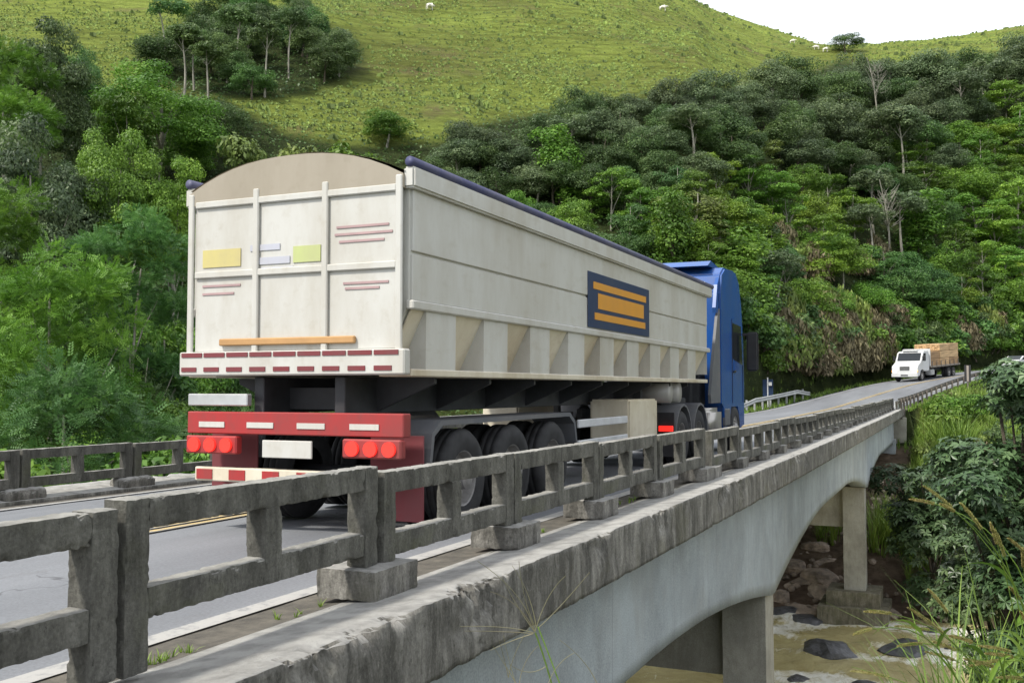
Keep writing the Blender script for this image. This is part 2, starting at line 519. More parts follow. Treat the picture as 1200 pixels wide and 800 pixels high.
def build_ground():
    # fan of rings about the bridge end of the valley: fine near, coarse far
    ang = np.linspace(radians(-75), radians(75), 560)
    r = np.concatenate([np.linspace(.01, 60, 130)[:-1], np.geomspace(60, 900, 330)])
    A, Rr = np.meshgrid(ang, r, indexing='ij')
    X = np.sin(A - TH) * Rr + 0.0; Y = np.cos(A - TH) * Rr - 6.0
    Z = terrain(X, Y)
    V = np.stack([X, Y, Z], -1).reshape(-1, 3)
    n, m = X.shape
    i = np.arange(n - 1)[:, None] * m + np.arange(m - 1)[None, :]
    Q = np.stack([i, i + 1, i + m + 1, i + m], -1).reshape(-1, 4)[:, ::-1]
    me = mesh_np('hillside', V, Q, M['ground'], True)
    fm = forest_mask(V[:, 0], V[:, 1], V[:, 2])
    near = (V[:, 1] < 60)
    fm = np.where(near, .8, fm)
    fm = np.where((V[:, 1] > 43) & (V[:, 1] < 85) & (V[:, 0] > -2) & (V[:, 0] < 60), .3, fm)
    at = me.attributes.new('forest', 'FLOAT', 'POINT'); at.data.foreach_set('value', fm.astype(np.float32))
    S, off = road_inv(V[:, 0], V[:, 1])
    soil = np.clip(sstep(46, 40, V[:, 1]) * sstep(30, 36, V[:, 1]) + .9 * (V[:, 1] < 34) * (V[:, 2] < -8.6)
                   + .9 * (V[:, 1] > 38) * (V[:, 1] < 62) * (V[:, 0] > -14) * (V[:, 0] < -1.5), 0, 1)
    at = me.attributes.new('soil', 'FLOAT', 'POINT'); at.data.foreach_set('value', soil.astype(np.float32))
    o = mobj('hillside', me); tag(o, kind='structure')
build_ground()

# flat ground sheet to the horizon, behind and under everything
b = B(); b.quad((-960, -960, -30), (960, -960, -30), (960, 960, -30), (-960, 960, -30))
tag(b.obj('ground', M['ground']), kind='structure')
b = B(); b.quad((-60, -60, -1.95), (60, -60, -1.95), (60, -6, -1.95), (-60, -6, -1.95))
tag(b.obj('roadside_ground', M['ground']), kind='structure')

# ------------------------------------------------------------------ river
def mat_water():
    m, t, b = newmat('muddy_river_water')
    at = N(t, 'ShaderNodeAttribute', attribute_name='foam')
    n = noise_n(t, .9, (.9, .7, 1), detail=9, dist=1.5)
    c = ramp(t, n, [(.3, (.33, .27, .11)), (.7, (.52, .45, .22))])
    fn = noise_n(t, 2.6, (1.3, .75, 1), detail=10, rough=.76, dist=1.2)
    add = N(t, 'ShaderNodeMath', operation='ADD'); t.links.new(at.outputs['Fac'], add.inputs[0]); t.links.new(fn, add.inputs[1])
    fm = ramp(t, add.outputs[0], [(.77, 0.0), (.98, 1.0)])
    c = mix(t, fm, c, (.80, .78, .70))
    t.links.new(c, b.inputs['Base Color'])
    rr = ramp(t, fm, [(0.0, .22), (1.0, .7)])
    t.links.new(rr, b.inputs['Roughness'])
    bump(t, b, mix(t, .5, noise_n(t, 2.6, (1.1, .9, 1), detail=8, dist=.8), fn), .75, .16)
    return m
M['water'] = mat_water()
ROCKS_W = [(969, 762, 1.05, .55, 1), (1052, 757, 1.15, .35, 1), (1140, 762, 1.2, .4, 1), (915, 716, 0.9, .35, 1), (940, 722, .9, .3, 1), (1085, 735, .5, .25, 1), (930, 790, .5, .18, 1), (1010, 798, .5, .2, 1)]
def build_river():
    xs = np.linspace(-70, 60, 700); ys = np.linspace(20, 46, 190)
    X, Y = np.meshgrid(xs, ys, indexing='ij')
    Z = WATER + .10 * fbm(X / .9, Y / 1.2, oct=4, seed=5) + .08 * fbm(X / 4, Y / 2, oct=2, seed=6)
    wx = X + 1.6 * fbm(X / 3, Y / 3, oct=2, seed=14); wy = Y + 1.1 * fbm(X / 2.4, Y / 2.4, oct=3, seed=15)
    foam = .26 * sstep(.0, .6, fbm(wx / 1.3, wy / 2.2, oct=5, seed=8))
    for x, y, rr, h, k in ROCKS_W:
        F = -WATER * FPX / (y - 455); p = img(x, y, F)
        # flow goes towards +X: turbulence downstream
        d = np.hypot((X - p.x - .9) / 2.6, (Y - p.y) / .75)
        foam += .42 * np.exp(-d * d)
        Z += .10 * np.exp(-((X - p.x + .7) ** 2 + (Y - p.y) ** 2) * 2)
    # a line of rapids across the river, right of the bridge
    rap = np.exp(-((X - 1.0 - .25 * (Y - 33) - .5 * np.sin(Y * 1.3)) / 1.7) ** 2)
    rap2 = np.exp(-((X + 6.8 - .2 * (Y - 38)) / 1.3) ** 2) * sstep(33, 36, Y)
    foam += (.40 * rap + .30 * rap2) * (.7 + .9 * fbm(wx / .8, wy / 1.5, oct=4, seed=44))
    Z += .12 * (rap + rap2) * fbm(X / .6, Y / .5, oct=3, seed=31)
    V = np.stack([X, Y, Z], -1).reshape(-1, 3); n, m = X.shape
    i = np.arange(n - 1)[:, None] * m + np.arange(m - 1)[None, :]
    Q = np.stack([i, i + m, i + m + 1, i + 1], -1).reshape(-1, 4)
    me = mesh_np('river_water', V, Q, M['water'], True)
    foam += .25 * sstep(.25, .7, fbm(wx / .7, wy / 1.1, oct=4, seed=63)) * sstep(-9, 0, X)
    at = me.attributes.new('foam', 'FLOAT', 'POINT'); at.data.foreach_set('value', np.clip(foam, 0, .44).ravel().astype(np.float32))
    tag(mobj('river_water', me), kind='structure')
build_river()

def rock_mesh(seed, mat, flat=.7, n=3):
    bm = bmesh.new(); bmesh.ops.create_icosphere(bm, subdivisions=n, radius=1)
    r = random.Random(seed)
    planes = [(Vector((r.gauss(0, 1), r.gauss(0, 1), r.gauss(0, 1))).normalized(), r.uniform(.62, .9)) for _ in range(9)]
    for v in bm.verts:
        for nn, d in planes:
            k = v.co.dot(nn)
            if k > d: v.co -= nn * (k - d) * .85
        v.co *= 1 + .14 * mn.noise(v.co * 1.7 + Vector((seed, 0, 0))) + .05 * mn.noise(v.co * 6 + Vector((seed, 4, 0)))
        v.co.z *= flat
    me = bpy.data.meshes.new('rock'); bm.to_mesh(me); bm.free(); me.materials.append(mat)
    return me

# ------------------------------------------------------------------ road surface and markings
def strip(S_list, offs, dz, zfun=None):
    V = []; Q = []
    m = len(offs)
    for S in S_list:
        for o in offs: V.append(road_pt(S, o, dz)[:])
    for i in range(len(S_list) - 1):
        for j in range(m - 1):
            a = i * m + j; Q.append((a, a + m, a + m + 1, a + 1))
    return V, np.array(Q)
SL = list(np.arange(-40, 200, 1.0))
V, Q = strip(SL, list(np.linspace(-4.35, 4.25, 13)), 0)
V = np.array(V); V[:, 2] += .012 * fbm(V[:, 0] / 2.5, V[:, 1] / 2.5, oct=2, seed=40)
tag(mobj('road', mesh_np('road', V, Q, M['asphalt'], True)), kind='structure')
def line(name, off, wdt, mat, dz=.022):
    V, Q = strip(SL, [off - wdt / 2, off, off + wdt / 2], dz)
    tag(mobj(name, mesh_np(name, V, Q, mat, True)), kind='structure')
line('edge_line', 3.75, .13, M['white_line'])
line('edge_line', -3.75, .16, M['white_line'])
line('centre_line', .10, .11, M['yellow_line'])
line('centre_line', -.13, .11, M['yellow_line'])

# ------------------------------------------------------------------ rough concrete pieces
def rough_box(x0, x1, y0, y1, z0, z1, cell=.03, amp=.012, rad=.015, seed=0, mask=None, chip=.03):
    """box of small cells with rounded, chipped arrises and an uneven skin"""
    L = (x1 - x0, y1 - y0, z1 - z0)
    n = [max(2, int(round(l / cell))) for l in L]
    faces = []; Vs = []; base = 0
    for ax in range(3):
        a, b_ = [k for k in range(3) if k != ax]
        for sgn in (0, 1):
            A, Bb = np.meshgrid(np.linspace(0, 1, n[a] + 1), np.linspace(0, 1, n[b_] + 1), indexing='ij')
            P = np.zeros(A.shape + (3,)); P[..., a] = A; P[..., b_] = Bb; P[..., ax] = sgn
            Vs.append(P.reshape(-1, 3))
            w_ = n[b_] + 1
            i = base + np.arange(n[a])[:, None] * w_ + np.arange(n[b_])[None, :]
            q = np.stack([i, i + w_, i + w_ + 1, i + 1], -1).reshape(-1, 4)
            flip = (sgn == 0) ^ (ax == 1)
            faces.append(q[:, ::-1] if flip else q)
            base += (n[a] + 1) * w_
    U = np.concatenate(Vs); Q = np.concatenate(faces)
    lo = np.array([x0, y0, z0]); Lv = np.array(L)
    P = lo + U * Lv
    # round the arrises: distance outside the shrunken core is limited to rad
    sd_ = seed * 3.7
    ch = chip * np.clip(fbm(P[:, 0] * 17 + sd_, P[:, 1] * 17, P[:, 2] * 17, 3, seed) * 1.7 - .25, 0, 1)
    r_ = (rad + ch)[:, None]
    core = np.clip(P, lo + np.minimum(r_, Lv / 2 * .98), lo + Lv - np.minimum(r_, Lv / 2 * .98))
    d = P - core; ln = np.linalg.norm(d, axis=1, keepdims=True); ln[ln == 0] = 1
    Nn = d / ln
    P = core + Nn * r_
    k = amp * (fbm(P[:, 0] * 14 + sd_, P[:, 1] * 14, P[:, 2] * 14, 3, seed + 5) + .6 * vnoise(P[:, 0] * 45, P[:, 1] * 45, P[:, 2] * 45, seed))
    P = P + Nn * k[:, None]
    return P, Q
def merge(parts):
    V = []; Q = []; b_ = 0
    for p, q in parts:
        V.append(p); Q.append(q + b_); b_ += len(p)
    return np.concatenate(V), np.concatenate(Q)
def rbox(name, args, mat, parent, **kw):
    P, Q = rough_box(*args, **kw)
    return mobj(name, mesh_np(name, P, Q, mat, False), parent)

# deck height profile along the bridge
def pz(s): return float(rz_(s)) - float(rz_(0))

XR = -3.30        # outer face of the near railing
XE = -2.76        # outer face of the deck edge
TOPZ = -1.215     # top of the deck edge at s=0

bridge = empty('road_bridge', (0, 30, -9.1))
tag(bridge, 'weathered concrete road bridge on haunched girders and square pillars over the brown river', 'bridge')
def bpart(name, me, mat=None):
    o = mobj(name, me, bridge, mat); o.location = -bridge.location
    return o

def edge_beam(x_out, x_in, s0, s1, step, seed, sgn=1):
    """deck edge: rough cross-section swept along the bridge, with spalled upper arris"""
    prof = []
    W = x_in - x_out
    def add(p, q, n):
        for i in range(n): prof.append((p[0] + (q[0] - p[0]) * i / n, p[1] + (q[1] - p[1]) * i / n))
    A = (x_in, -.20); Bp = (x_in, -.075); Cp = (x_out, 0.0); Dp = (x_out, -.45); Ep = (x_out + W * .28, -.45)
    add(A, Bp, 3); add(Bp, Cp, 16 if step < .1 else 7); add(Cp, Dp, 12 if step < .1 else 6); add(Dp, Ep, 4); prof.append(Ep)
    prof = np.array(prof)
    ss = np.arange(s0, s1 + 1e-6, step)
    XI = x_in
    X = np.tile(prof[:, 0], (len(ss), 1)); Zr = np.tile(prof[:, 1], (len(ss), 1)); Yv = np.tile(ss[:, None], (1, len(prof)))
    out = np.clip(1 - np.abs(X - x_out) / .16, 0, 1)
    topn = np.clip(1 + Zr / .30, 0, 1)
    # broken places
    br = fbm(Yv * .9, Zr * 2.2, oct=3, seed=seed)
    br = .9 * sstep(.18, .62, br + .2 * np.sin(Yv * 2.94 + 1.0)) * (.5 + .5 * vnoise(Yv * 5, Zr * 6, seed=seed + 2))
    for c_, a_ in ((5.75, 1.15), (8.05, .6), (2.9, .5), (10.2, .7), (14.2, .9), (17.0, .5), (21.0, .8), (26.0, .7), (33.0, .8)):
        br = np.maximum(br, a_ * np.exp(-((Yv - c_) / .33) ** 2) * (.6 + .4 * vnoise(Yv * 7, Zr * 7, seed=seed + 1)))
    det = fbm(Yv * 7, Zr * 7 + X * 7, oct=4, seed=seed + 3)
    rdg = np.abs(fbm(Yv * 16, Zr * 16 + X * 13, oct=3, seed=seed + 4))
    dep = out * (topn ** .7) * br * (.06 + .20 * np.abs(det) + .12 * rdg)
    sg = np.sign(W)
    X = X + sg * dep + sg * (.010 * det + .012 * rdg * br) * (np.abs(X - x_out) < .02) + sg * .022 * br * rdg * (np.abs(X - x_out) < .1)
    Zr = Zr - dep * .75 * (Zr > -.02) + .008 * det * (Zr > -.01) * (np.abs(X - x_in) > .02)
    edge = (Zr < -.40) & (np.abs(X - x_out) < .08)
    Zr = Zr + edge * .02 * np.clip(fbm(Yv * 9, Zr * 0, oct=3, seed=seed + 8), 0, 1)
    pzv = np.array([pz(s) for s in ss])[:, None]
    Z = Zr + pzv
    V = np.stack([X, Yv, Z], -1).reshape(-1, 3); m = len(prof)
    i = np.arange(len(ss) - 1)[:, None] * m + np.arange(m - 1)[None, :]
    Q = np.stack([i, i + 1, i + m + 1, i + m], -1).reshape(-1, 4)
    if sg > 0: Q = Q[:, ::-1]
    return V, Q
V, Q = edge_beam(XE, -3.44, 1.2, 14, .016, 50); V[:, 2] += TOPZ
bpart('deck_edge', mesh_np('deck_edge', V, Q, M['edge'], False))
V, Q = edge_beam(XE + .004, -3.44, 14, 64, .06, 50); V[:, 2] += TOPZ
bpart('deck_edge', mesh_np('deck_edge', V, Q, M['edge'], False))
V, Q = edge_beam(XE, -3.44, -14, 1.2, .1, 50); V[:, 2] += TOPZ
bpart('deck_edge', mesh_np('deck_edge', V, Q, M['edge'], False))
XF = -11.85
V, Q = edge_beam(XF - .75, XF, -14, 60, .08, 77); V[:, 2] += -1.45
V[:, 1] += 0
bpart('deck_edge', mesh_np('deck_edge', V, Q, M['edge'], False))
# deck slab under the asphalt
b = B()
for s in range(-14, 64, 2):
    za, zb = pz(s), pz(s + 2)
    vs = [(XE - .2, s, -1.42 + za), (XE - .2, s + 2, -1.42 + zb), (XF - .55, s + 2, -1.66 + zb), (XF - .55, s, -1.66 + za)]
    vl = [(x, y, z - .22) for x, y, z in vs]
    b.quad(*vs); b.quad(*vl[::-1])
bpart('deck_slab', b.mesh('deck_slab', M['girder']))

# girders with haunches at the pillars
PS = [-3.0, 19.6, 42.0, 66.5]
def girder_bottom(s):
    k = min(abs(s - p) for p in PS)
    t = max(0.0, 1 - k / 8.5)
    return -3.08 - .86 * t ** 1.8
def girder(x_out, x_in, seed, zoff=0):
    ss = np.arange(-13.5, 61.5, .35); V = []; Q = []
    nz = 9
    for s in ss:
        zb = girder_bottom(s); zt = -1.62 + pz(s) + zoff; zb += zoff * .3
        col = [(x_out, s, zt + (zb - zt) * k / nz) for k in range(nz + 1)] + [(x_in, s, zb + (zt - zb) * k / nz) for k in range(nz + 1)]
        V += col
    m = 2 * nz + 2
    for i in range(len(ss) - 1):
        for j in range(m - 1):
            a = i * m + j; Q.append((a, a + m, a + m + 1, a + 1))
    V = np.array(V, float)
    V[:, 0] += .012 * fbm(V[:, 1] * .8, V[:, 2] * 1.5, oct=3, seed=seed)
    Q = np.array(Q)
    if x_in > x_out: Q = Q[:, ::-1]
    return mesh_np('girder', V, Q, M['girder'], False)
bpart('girder', girder(-3.22, -3.78, 61))
bpart('girder', girder(-11.95, -11.35, 62, -.2))
def colm(name, x0, x1, y0, y1, z0, z1, mat, seed, cell=.25):
    P, Q = rough_box(x0, x1, y0, y1, z0, z1, cell=cell, amp=.008, rad=.02, seed=seed, chip=.015)
    return bpart(name, mesh_np(name, P, Q, mat))
for i, s in enumerate(PS[:3]):
    for xo in (-3.30, -11.2):
        zt = girder_bottom(s) + .06
        base = -10 if s != 42.0 else -7.95
        colm('pillar', xo - .82, xo, s - .45, s + .45, base, zt, M['pillar'], 5 + i)
    colm('cross_beam', -11.2, -4.12, s - .22, s + .22, girder_bottom(s) - 1.55, girder_bottom(s) + .4, M['pillar'], 31 + i)
for xo in (-3.30, -11.2):
    colm('footing', xo - 1.45, xo + .55, 41.1, 43.0, -8.45, -7.9, M['footing'], 12, .12)
    colm('footing', xo - 1.75, xo + .85, 40.7, 43.4, -9.7, -8.45, M['footing'], 13, .12)
# far abutment
colm('abutment', -12.3, -2.9, 63.6, 64.6, -8, -1.95, M['footing'], 20, .3)
colm('abutment_column', -3.35, -2.60, 62.9, 63.6, -7.5, -1.70, M['pillar'], 21, .15)
colm('bearing_block', -4.0, -3.10, 60.6, 61.5, -4.15, -2.9, M['girder'], 22, .15)
colm('end_diaphragm', -11.8, -3.4, 61.8, 62.6, -4.2, -1.9, M['footing'], 23, .3)

# ------------------------------------------------------------------ railings
near_rail = empty('concrete_railing', (XR, 1.0, TOPZ))
tag(near_rail, 'nearer dark weathered concrete railing of precast open frames along the bridge edge above the girder', 'railing', 'concrete railings of the bridge')
far_rail = empty('concrete_railing', (XF, 1.0, -1.45))
tag(far_rail, 'further concrete railing on the left side of the road in front of the trees', 'railing', 'concrete railings of the bridge')

T_ = .135
def panel(parent, xo, s0, s1, ztop, zbase, cell, seed, ped=None, dirx=-1, pedh=.13, dz=0.0, tilt=0.0, shared=None):
    """one precast frame: two end posts, two rails, a middle post"""
    H = ztop - zbase
    x0, x1 = (xo - T_, xo) if dirx < 0 else (xo, xo + T_)
    L = s1 - s0
    loc = Vector((0, s0, 0)) - parent.location
    def put(name, args, sd, **kw):
        x0_, x1_, y0_, y1_, z0_, z1_ = args
        P, Q = rough_box(*args, cell=cell, amp=.0045, rad=.006, seed=sd, chip=.05 if cell < .05 else .03, **kw)
        P[:, 2] += (P[:, 1]) * tilt
        P[:, 0] += .01 * np.sin(seed) * P[:, 1]
        o = mobj(name, mesh_np(name, P, Q, M['rail']), parent); o.location = loc
        return o
    pb = pedh if ped else 0
    put('post', (x0, x1, 0.005, .15, zbase + (pb if ped in (1, 3) else -.03), ztop), seed)
    put('post', (x0, x1, L - .15, L - .005, zbase + (pb if ped in (2, 3) else -.03), ztop + dz), seed + 1)
    put('top_rail', (x0 + .004, x1 - .004, .15, L - .15, ztop - .142, ztop - .003), seed + 2)
    zr = ztop - .40
    put('bottom_rail', (x0 + .006, x1 - .006, .15, L - .15, zr - .14, zr), seed + 3)
    put('middle_post', (x0 + .002, x1 - .002, L * .5 - .07, L * .5 + .07, zr - .139, ztop - .14), seed + 4)
def pedestal(parent, xc, s, zb, h, seed, cell=.03, wx=.36, ws=.50):
    P, Q = rough_box(xc - wx / 2, xc + wx / 2, s - ws / 2, s + ws / 2, zb - .05, zb + h, cell=cell, amp=.008, rad=.006, seed=seed, chip=.045)
    o = mobj('pedestal', mesh_np('pedestal', P, Q, M['edge']), parent); o.location = -Vector(parent.location)

# joints measured along the bridge, with the height of the rail top at each
J = [(-.85 - 2.1, -.487), (-.85 + .02, -.487), (1.28, -.487), (3.30, -.490), (5.42, -.522), (7.50, -.540), (9.62, -.558), (11.9, -.565), (14.3, -.600)]
# first frame ends at the joint near the left of the picture and stands a little lower
ends = [(-2.9, -.85, -.50), (-.83, 1.27, -.495), (1.29, 3.26, -.495)]
for i, (a, c_, z) in enumerate(ends):
    panel(near_rail, XR, a, c_, z - .02 * (i == 2), TOPZ, .04 if i < 1 else .013, 100 + 10 * i)
zprev = [(3.30, 5.41, -.486), (5.45, 7.48, -.528), (7.50, 9.6, -.532), (9.63, 11.85, -.560), (11.9, 14.25, -.572)]
for i, (a, c_, z) in enumerate(zprev):
    pe = 2 if i == 0 else 3
    panel(near_rail, XR, a, c_, z, TOPZ + pz((a + c_) / 2), .014 if i < 2 else .022, 150 + 10 * i, ped=pe, dz=0)
for s, ws in ((5.43, .52), (7.55, .48), (9.65, .5), (11.9, .5), (14.2, .5)):
    pedestal(near_rail, XR - .10, s, TOPZ + pz(s), .13, int(s * 3), .018, .42, ws)
s = 14.75; i = 0
while s < 63.5:
    L = 2.12 + random.uniform(-.04, .06)
    jz = random.uniform(-.02, .02)
    zt = TOPZ + pz(s) + .60 + jz + (.03 if i % 4 == 3 else 0)
    if i == 0: zt = -.63
    panel(near_rail, XR, s, s + L - .03, zt, TOPZ + pz(s), .06 if s < 25 else .09, 220 + 7 * i, ped=3, pedh=.10)
    pedestal(near_rail, XR - .08, s, TOPZ + pz(s), .11, 400 + i, .07, .36, .46)
    s += L; i += 1
s = -9.0; i = 0
while s < 57:
    L = 2.12
    if s < 22 or True:
        panel(far_rail, -12.02, s, s + L - .04, -1.45 + pz(s) + .62 + random.uniform(-.012, .012), -1.45 + pz(s), .05 if s < 8 else .1, 600 + 7 * i)
        if i % 1 == 0:
            # mound of debris and grout at each joint
            P, Q = rough_box(-12.22, -11.88, s - .36, s + .34, -1.60 + pz(s), -1.37 + pz(s), cell=.04, amp=.02, rad=.075, seed=700 + i, chip=.03)
            o = mobj('pedestal', mesh_np('pedestal', P, Q, M['edge']), far_rail); o.location = -Vector(far_rail.location)
    s += L; i += 1

# ------------------------------------------------------------------ foliage tools
def leaf_quads(P, Nn, size, aspect, rg, fold=0.0):
    """diamond leaves: P centres, Nn normals"""
    n = len(P)
    t = rg.normal(size=(n, 3)); t -= (t * Nn).sum(1, keepdims=True) * Nn
    t /= np.linalg.norm(t, axis=1, keepdims=True) + 1e-9
    bb = np.cross(Nn, t)
    sz = size * rg.uniform(.6, 1.35, (n, 1))
    a = P - t * sz * .5; c_ = P + t * sz * .5
    l = P + bb * sz * aspect * .5 + t * sz * .05; r = P - bb * sz * aspect * .5 + t * sz * .05
    V = np.stack([a, l, c_, r], 1).reshape(-1, 3)
    Q = np.arange(4 * n).reshape(n, 4)
    return V, Q
def clump_leaves(clumps, per, size, aspect, rg, flat=.75, up=.35, inner=.25, down=-.5):
    Ps = []; Ns = []; Ts = []
    for c_ in clumps:
        n = int(per * (c_[3] / np.mean(clumps[:, 3])) ** 2)
        d = rg.normal(size=(n * 2, 3)); d /= np.linalg.norm(d, axis=1, keepdims=True)
        d = d[d[:, 2] > down][:n]
        k = len(d)
        rad = c_[3] * (1 - inner * rg.random((k, 1)) ** 1.5) * (1 + .12 * rg.normal(size=(k, 1)))
        P = c_[:3] + d * rad * np.array([1, 1, flat])
        Nn = d + rg.normal(size=(k, 3)) * .45 + np.array([0, 0, up]); Nn /= np.linalg.norm(Nn, axis=1, keepdims=True)
        Ps.append(P); Ns.append(Nn); Ts.append(np.clip(rg.normal(.45, .17, k) + rg.normal(0, .12), 0, 1))
    P = np.concatenate(Ps); Nn = np.concatenate(Ns); T = np.concatenate(Ts)
    V, Q = leaf_quads(P, Nn, size, aspect, rg)
    return V, Q, T
def tube(path, radii, n=6):
    V = []; Q = []
    path = [Vector(p) for p in path]
    for i, p in enumerate(path):
        d = (path[min(i + 1, len(path) - 1)] - path[max(i - 1, 0)]).normalized()
        q = d.to_track_quat('Z', 'Y')
        for k in range(n):
            V.append(p + q @ Vector((cos(2 * pi * k / n) * radii[i], sin(2 * pi * k / n) * radii[i], 0)))
    for i in range(len(path) - 1):
        for k in range(n):
            Q.append((i * n + k, i * n + (k + 1) % n, (i + 1) * n + (k + 1) % n, (i + 1) * n + k))
    return np.array([v[:] for v in V]), np.array(Q)
def limb_paths(rg, H, crown_z, crown_r, nl, lean=.3, r0=.16, wob=.25, fork=.35):
    """trunk and limbs that reach into the crown"""
    parts = []
    th = H * .93
    lx, ly = rg.normal(0, lean, 2)
    def tp(t): return Vector((lx * t * t + wob * .5 * sin(t * 5 + lx * 9), ly * t * t + wob * .5 * cos(t * 4 + ly * 7) - wob * .5, th * t))
    ts = np.linspace(0, 1, 9)
    parts.append(tube([tp(t) for t in ts], [r0 * (1 - .82 * t) + .01 for t in ts], 7))
    for i in range(nl):
        t0 = rg.uniform(fork, .85)
        a = 2 * pi * (i / nl) + rg.uniform(-.4, .4)
        p0 = tp(t0); Lr = crown_r * rg.uniform(.6, .95) * (1.1 - .5 * t0)
        rise = (1 - t0) * th * rg.uniform(.4, .8) + .3
        pts = [p0 + Vector((cos(a) * Lr * q, sin(a) * Lr * q, rise * q ** .8)) + Vector((rg.normal(0, .06), rg.normal(0, .06), 0)) * Lr * q for q in (0, .3, .6, 1.0)]
        rr = r0 * (1 - .8 * t0) * .62
        parts.append(tube(pts, [rr, rr * .7, rr * .45, rr * .15], 5))
    return merge(parts)

PROTO = {}
def proto(kind, V, Q, T, leafmat, tV, tQ, barkmat, H, W):
    me = mesh_np(kind + '_crown', V, Q, leafmat or M['leaf_dark'], False, T)
    tm = mesh_np(kind + '_trunk', tV, tQ, barkmat, True)
    PROTO.setdefault(kind, []).append((me, tm, H, W))
def crown_clumps(rg, n, R, zc, rz, rmin, rmax, shell=.72, low=-.6):
    C_ = []
    for i in range(n):
        for _ in range(30):
            d = rg.normal(size=3); d /= np.linalg.norm(d)
            if d[2] > low: break
        k = rg.uniform(shell * .8, 1.0)
        rr = rg.uniform(rmin, rmax)
        C_.append([d[0] * (R - rr * .6) * k, d[1] * (R - rr * .6) * k, zc + d[2] * (rz - rr * .5) * k, rr])
    C_.append([0, 0, zc, min(R, rz) * .55])
    return np.array(C_)
def make_protos():
    for v in range(5):                                # rounded broadleaf
        rg = np.random.default_rng(100 + v)
        C_ = crown_clumps(rg, 26 + v * 3, 3.8, 4.9, 3.9 + .1 * v, .85, 1.45, low=-.75)
        V, Q, T = clump_leaves(C_, 330, .23, .6, rg, flat=.85, up=.45, inner=.18, down=-.4)
        tV, tQ = limb_paths(rg, 8.5, 6, 3.0, 6, r0=.17)
        proto('round', V, Q, T, None, tV, tQ, M['bark_pale'] if v % 2 else M['bark'], 9.2, 3.5)
    for v in range(2):                                # near broadleaf: small leaves
        rg = np.random.default_rng(150 + v)
        C_ = crown_clumps(rg, 52, 3.7, 5.0, 4.0, .55, 1.15, low=-.85)
        V, Q, T = clump_leaves(C_, 640, .165, .5, rg, inner=.25, down=-.4)
        tV, tQ = limb_paths(rg, 8.5, 6, 3.0, 8, r0=.17)
        proto('nround', V, Q, T, None, tV, tQ, M['bark_pale'], 9.2, 3.6)
    for v in range(3):                                # tall, bare pale trunk, tuft crown
        rg = np.random.default_rng(200 + v)
        C_ = crown_clumps(rg, 20, 3.0, 9.6, 2.6, .65, 1.1, low=-.6)
        V, Q, T = clump_leaves(C_, 150, .32, .5, rg)
        tV, tQ = limb_paths(rg, 11.6, 10, 2.3, 6, lean=.8, r0=.15, fork=.66)
        proto('tall', V, Q, T, None, tV, tQ, M['bark_pale'], 12.2, 2.8)
    for v in range(4):                                # layered feathery crown
        rg = np.random.default_rng(300 + v)
        C_ = []
        for i in range(34):
            a = rg.uniform(0, 2 * pi); z = rg.uniform(1.4, 8.4); rr = 3.3 * math.sqrt(max(.05, 1 - ((z - 4.6) / 4.4) ** 2)) * rg.uniform(.35, .95)
            C_.append([cos(a) * rr, sin(a) * rr, z, rg.uniform(.7, 1.4)])
        C_ = np.array(C_)
        V, Q, T = clump_leaves(C_, 190, .30, .45, rg, flat=.55, up=.8, inner=.4, down=-.2)
        tV, tQ = limb_paths(rg, 8.6, 5, 3.0, 8, r0=.13, fork=.2)
        proto('feather', V, Q, T, None, tV, tQ, M['bark_pale'], 9.0, 3.8)
    for v in range(2):                                # vine-covered column
        rg = np.random.default_rng(400 + v)
        C_ = np.array([[rg.normal(0, .55), rg.normal(0, .55), z, rg.uniform(.9, 1.4) * (1.1 - .35 * abs(z - 5) / 5)] for z in np.linspace(.8, 8.2, 20)])
        V, Q, T = clump_leaves(C_, 230, .28, .6, rg, flat=1.0)
        tV, tQ = limb_paths(rg, 8, 6, 1.6, 4)
        proto('vine', V, Q, T, None, tV, tQ, M['bark'], 9.2, 2.1)
    for v in range(4):                                # shrub
        rg = np.random.default_rng(500 + v)
        C_ = crown_clumps(rg, 9, 1.2, .9, .9, .35, .62, low=-.4)
        V, Q, T = clump_leaves(C_, 120, .20, .5, rg)
        tV, tQ = limb_paths(rg, 1.3, 1, .9, 4, r0=.04, fork=.1)
        proto('shrub', V, Q, T, None, tV, tQ, M['bark'], 1.9, 1.3)
    for v in range(3):                                # hanging brush, stalky
        rg = np.random.default_rng(520 + v)
        n = 1500
        a = rg.uniform(0, 2 * pi, n); r = rg.random(n) ** .6 * 1.2; z = rg.random(n) * (2.2 - .9 * r)
        P = np.stack([np.cos(a) * r, np.sin(a) * r, z], 1)
        Nn = np.stack([np.cos(a), np.sin(a), rg.normal(0, .35, n)], 1) + rg.normal(size=(n, 3)) * .4; Nn /= np.linalg.norm(Nn, axis=1, keepdims=True)
        t = np.stack([rg.normal(0, .35, n), rg.normal(0, .35, n), np.ones(n)], 1); t -= (t * Nn).sum(1, keepdims=True) * Nn; t /= np.linalg.norm(t, axis=1, keepdims=True)
        bb = np.cross(Nn, t); sz = .34 * rg.uniform(.5, 1.4, (n, 1))
        V = np.stack([P - t * sz / 2, P + bb * sz * .16, P + t * sz / 2, P - bb * sz * .16], 1).reshape(-1, 3)
        Q = np.arange(4 * n).reshape(n, 4)
        tV, tQ = limb_paths(rg, 1.6, 1, .8, 5, r0=.03, fork=.05)
        proto('brush', V, Q, np.clip(rg.normal(.5, .25, n), 0, 1), None, tV, tQ, M['bark_pale'], 2.2, 1.2)
make_protos()

